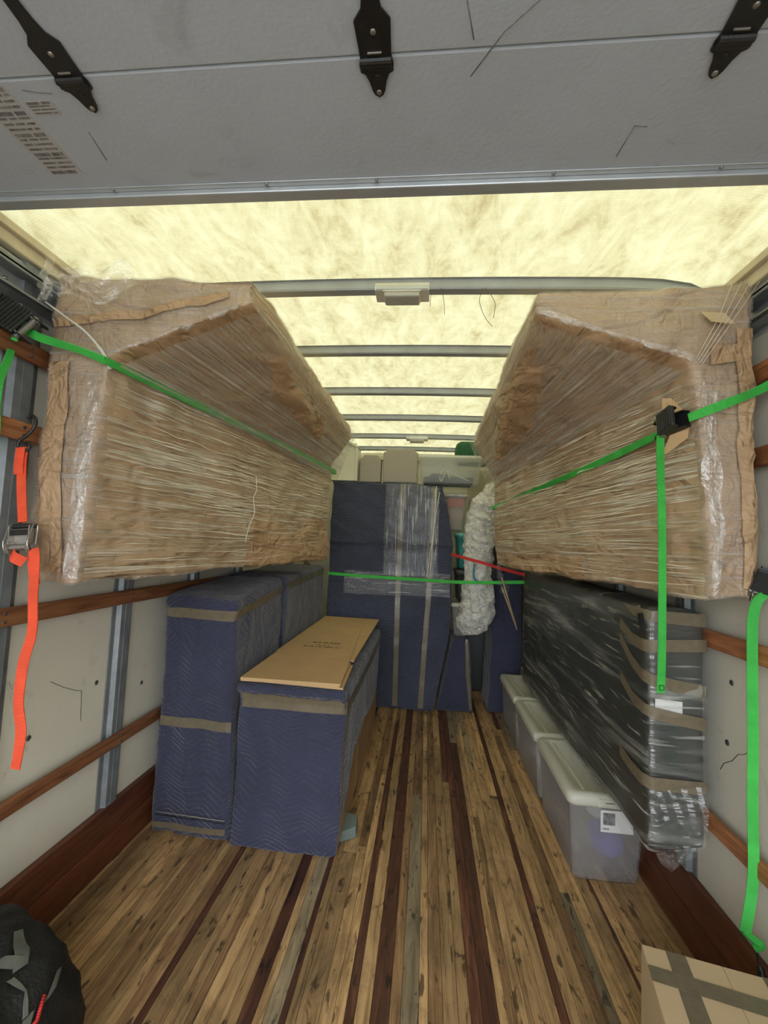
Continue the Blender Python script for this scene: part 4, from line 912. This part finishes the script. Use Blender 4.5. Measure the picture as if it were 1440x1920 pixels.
# straps across the load
e = tag(ribbon('cargo_strap', [(-.862, 3.915, 1.142), (-.5, 3.88, 1.133), (0, 3.84, 1.130), (.25, 3.72, 1.135), (.50, 3.66, 1.148), (.79, 3.66, 1.166), (1.0, 3.72, 1.17)], (0, .1, 1), .026, M_GREEN), 'thin green strap stretched across the wardrobe front', 'strap')
e = tag(ribbon('cargo_strap', [(.215, 3.84, 1.36), (.30, 3.70, 1.338), (.45, 3.66, 1.305), (.58, 3.66, 1.27), (.72, 3.67, 1.238), (.80, 3.68, 1.222)], (0, .1, 1), .024, M_RED), 'short red strap across the white bedding bag', 'strap')

# ================================================================= FOREGROUND
cb = thing('cardboard_box', (.75, 1.1, 0), 'taped tan cardboard box in the bottom right corner of the floor', 'box')
cb.rotation_euler = (0, 0, math.radians(-12)); cb.location = (.60, 1.313, 0); bpy.context.view_layer.update()
def lbox(name, x0, x1, y0, y1, z0, z1, mat, par):
    bm = bmesh.new(); add_box(bm, x0, x1, y0, y1, z0, z1); me = bpy.data.meshes.new(name); bm.to_mesh(me); bm.free(); o = link(name, me, mat); o.parent = par; return o
lbox('carton_body', 0, .36, -.46, 0, 0, .395, M_CARD2, cb)
lbox('top_flap', .001, .1795, -.459, -.001, .3955, .400, M_CARD2, cb); lbox('top_flap', .1805, .359, -.459, -.001, .3955, .400, M_CARD2, cb)
def ltape(name, pts, par, z=.4008):
    bm = bmesh.new(); a_ = [bm.verts.new((p[0], p[1], z)) for p in pts]; b_ = [bm.verts.new((p[0], p[1], z-.0006)) for p in pts]
    bm.faces.new(a_); bm.faces.new(b_[::-1]); n = len(pts)
    for i in range(n): bm.faces.new((b_[i], b_[(i+1) % n], a_[(i+1) % n], a_[i]))
    me = bpy.data.meshes.new(name); bm.to_mesh(me); bm.free(); o = link(name, me, M_TAPE); o.parent = par
ltape('tape', [(.055, 0), (.10, 0), (.098, -.46), (.05, -.46)], cb); ltape('tape', [(0, -.062), (.36, -.070), (.36, -.118), (0, -.106)], cb, .4018)
ltape('tape', [(.262, 0), (.31, 0), (.315, -.46), (.268, -.46)], cb, .4012)
# black bag
bk = thing('backpack', (-1.05, 1.0, 0), 'black nylon backpack with grey webbing and a red cord, bottom left corner', 'bag')
OFF = Vector((.0, .115, .045))
def sph2(c, r_): return sph((c[0]+OFF.x, c[1]+OFF.y, c[2]), r_) + sph((c[0]+OFF.x, c[1]+OFF.y, c[2]+OFF.z), r_)
bb_ = soft('bag_shell', [sph2((-1.13, 1.03, .16), .17)+sph2((-.98, .98, .15), .16), sph2((-1.05, .86, .17), .17)+sph2((-.97, 1.0, .14), .145), sph2((-1.12, .75, .16), .17)+sph2((-1.0, .85, .16), .16), sph2((-1.15, 1.08, .2), .12)+sph2((-1.1, .95, .2), .12)], M_BAGB, bk, .016, 3,
          lambda p, n: max(-.02, .02*nz(p, 7)+.02*ridge(p, 9)))
tb = bvh(bb_)
GSTR = [([(-1.05, 1.16, .34), (-.985, 1.12, .34), (-.955, 1.085, .34)], .03), ([(-1.02, 1.085, .35), (-.965, 1.095, .34)], .035),
        ([(-.90, 1.135, .30), (-.865, 1.095, .30), (-.86, 1.07, .30)], .03), ([(-.955, 1.06, .35), (-.90, 1.05, .34), (-.86, 1.02, .33)], .012), ([(-.86, 1.03, .32), (-.83, .99, .30)], .03)]
for pts, wdt in GSTR:
    stick('grey_strap', tb, pts, (.5, .8, .2), wdt, M_WEBG, bk, .006)
tube('red_cord', [tb.find_nearest(Vector(p))[0] + Vector((.004, .004, .008)) for p in ((-.838, 1.068, .33), (-.818, 1.045, .33), (-.80, 1.025, .32), (-.785, 1.005, .32), (-.775, .97, .31))], .0045, M_RED, bk, 6)
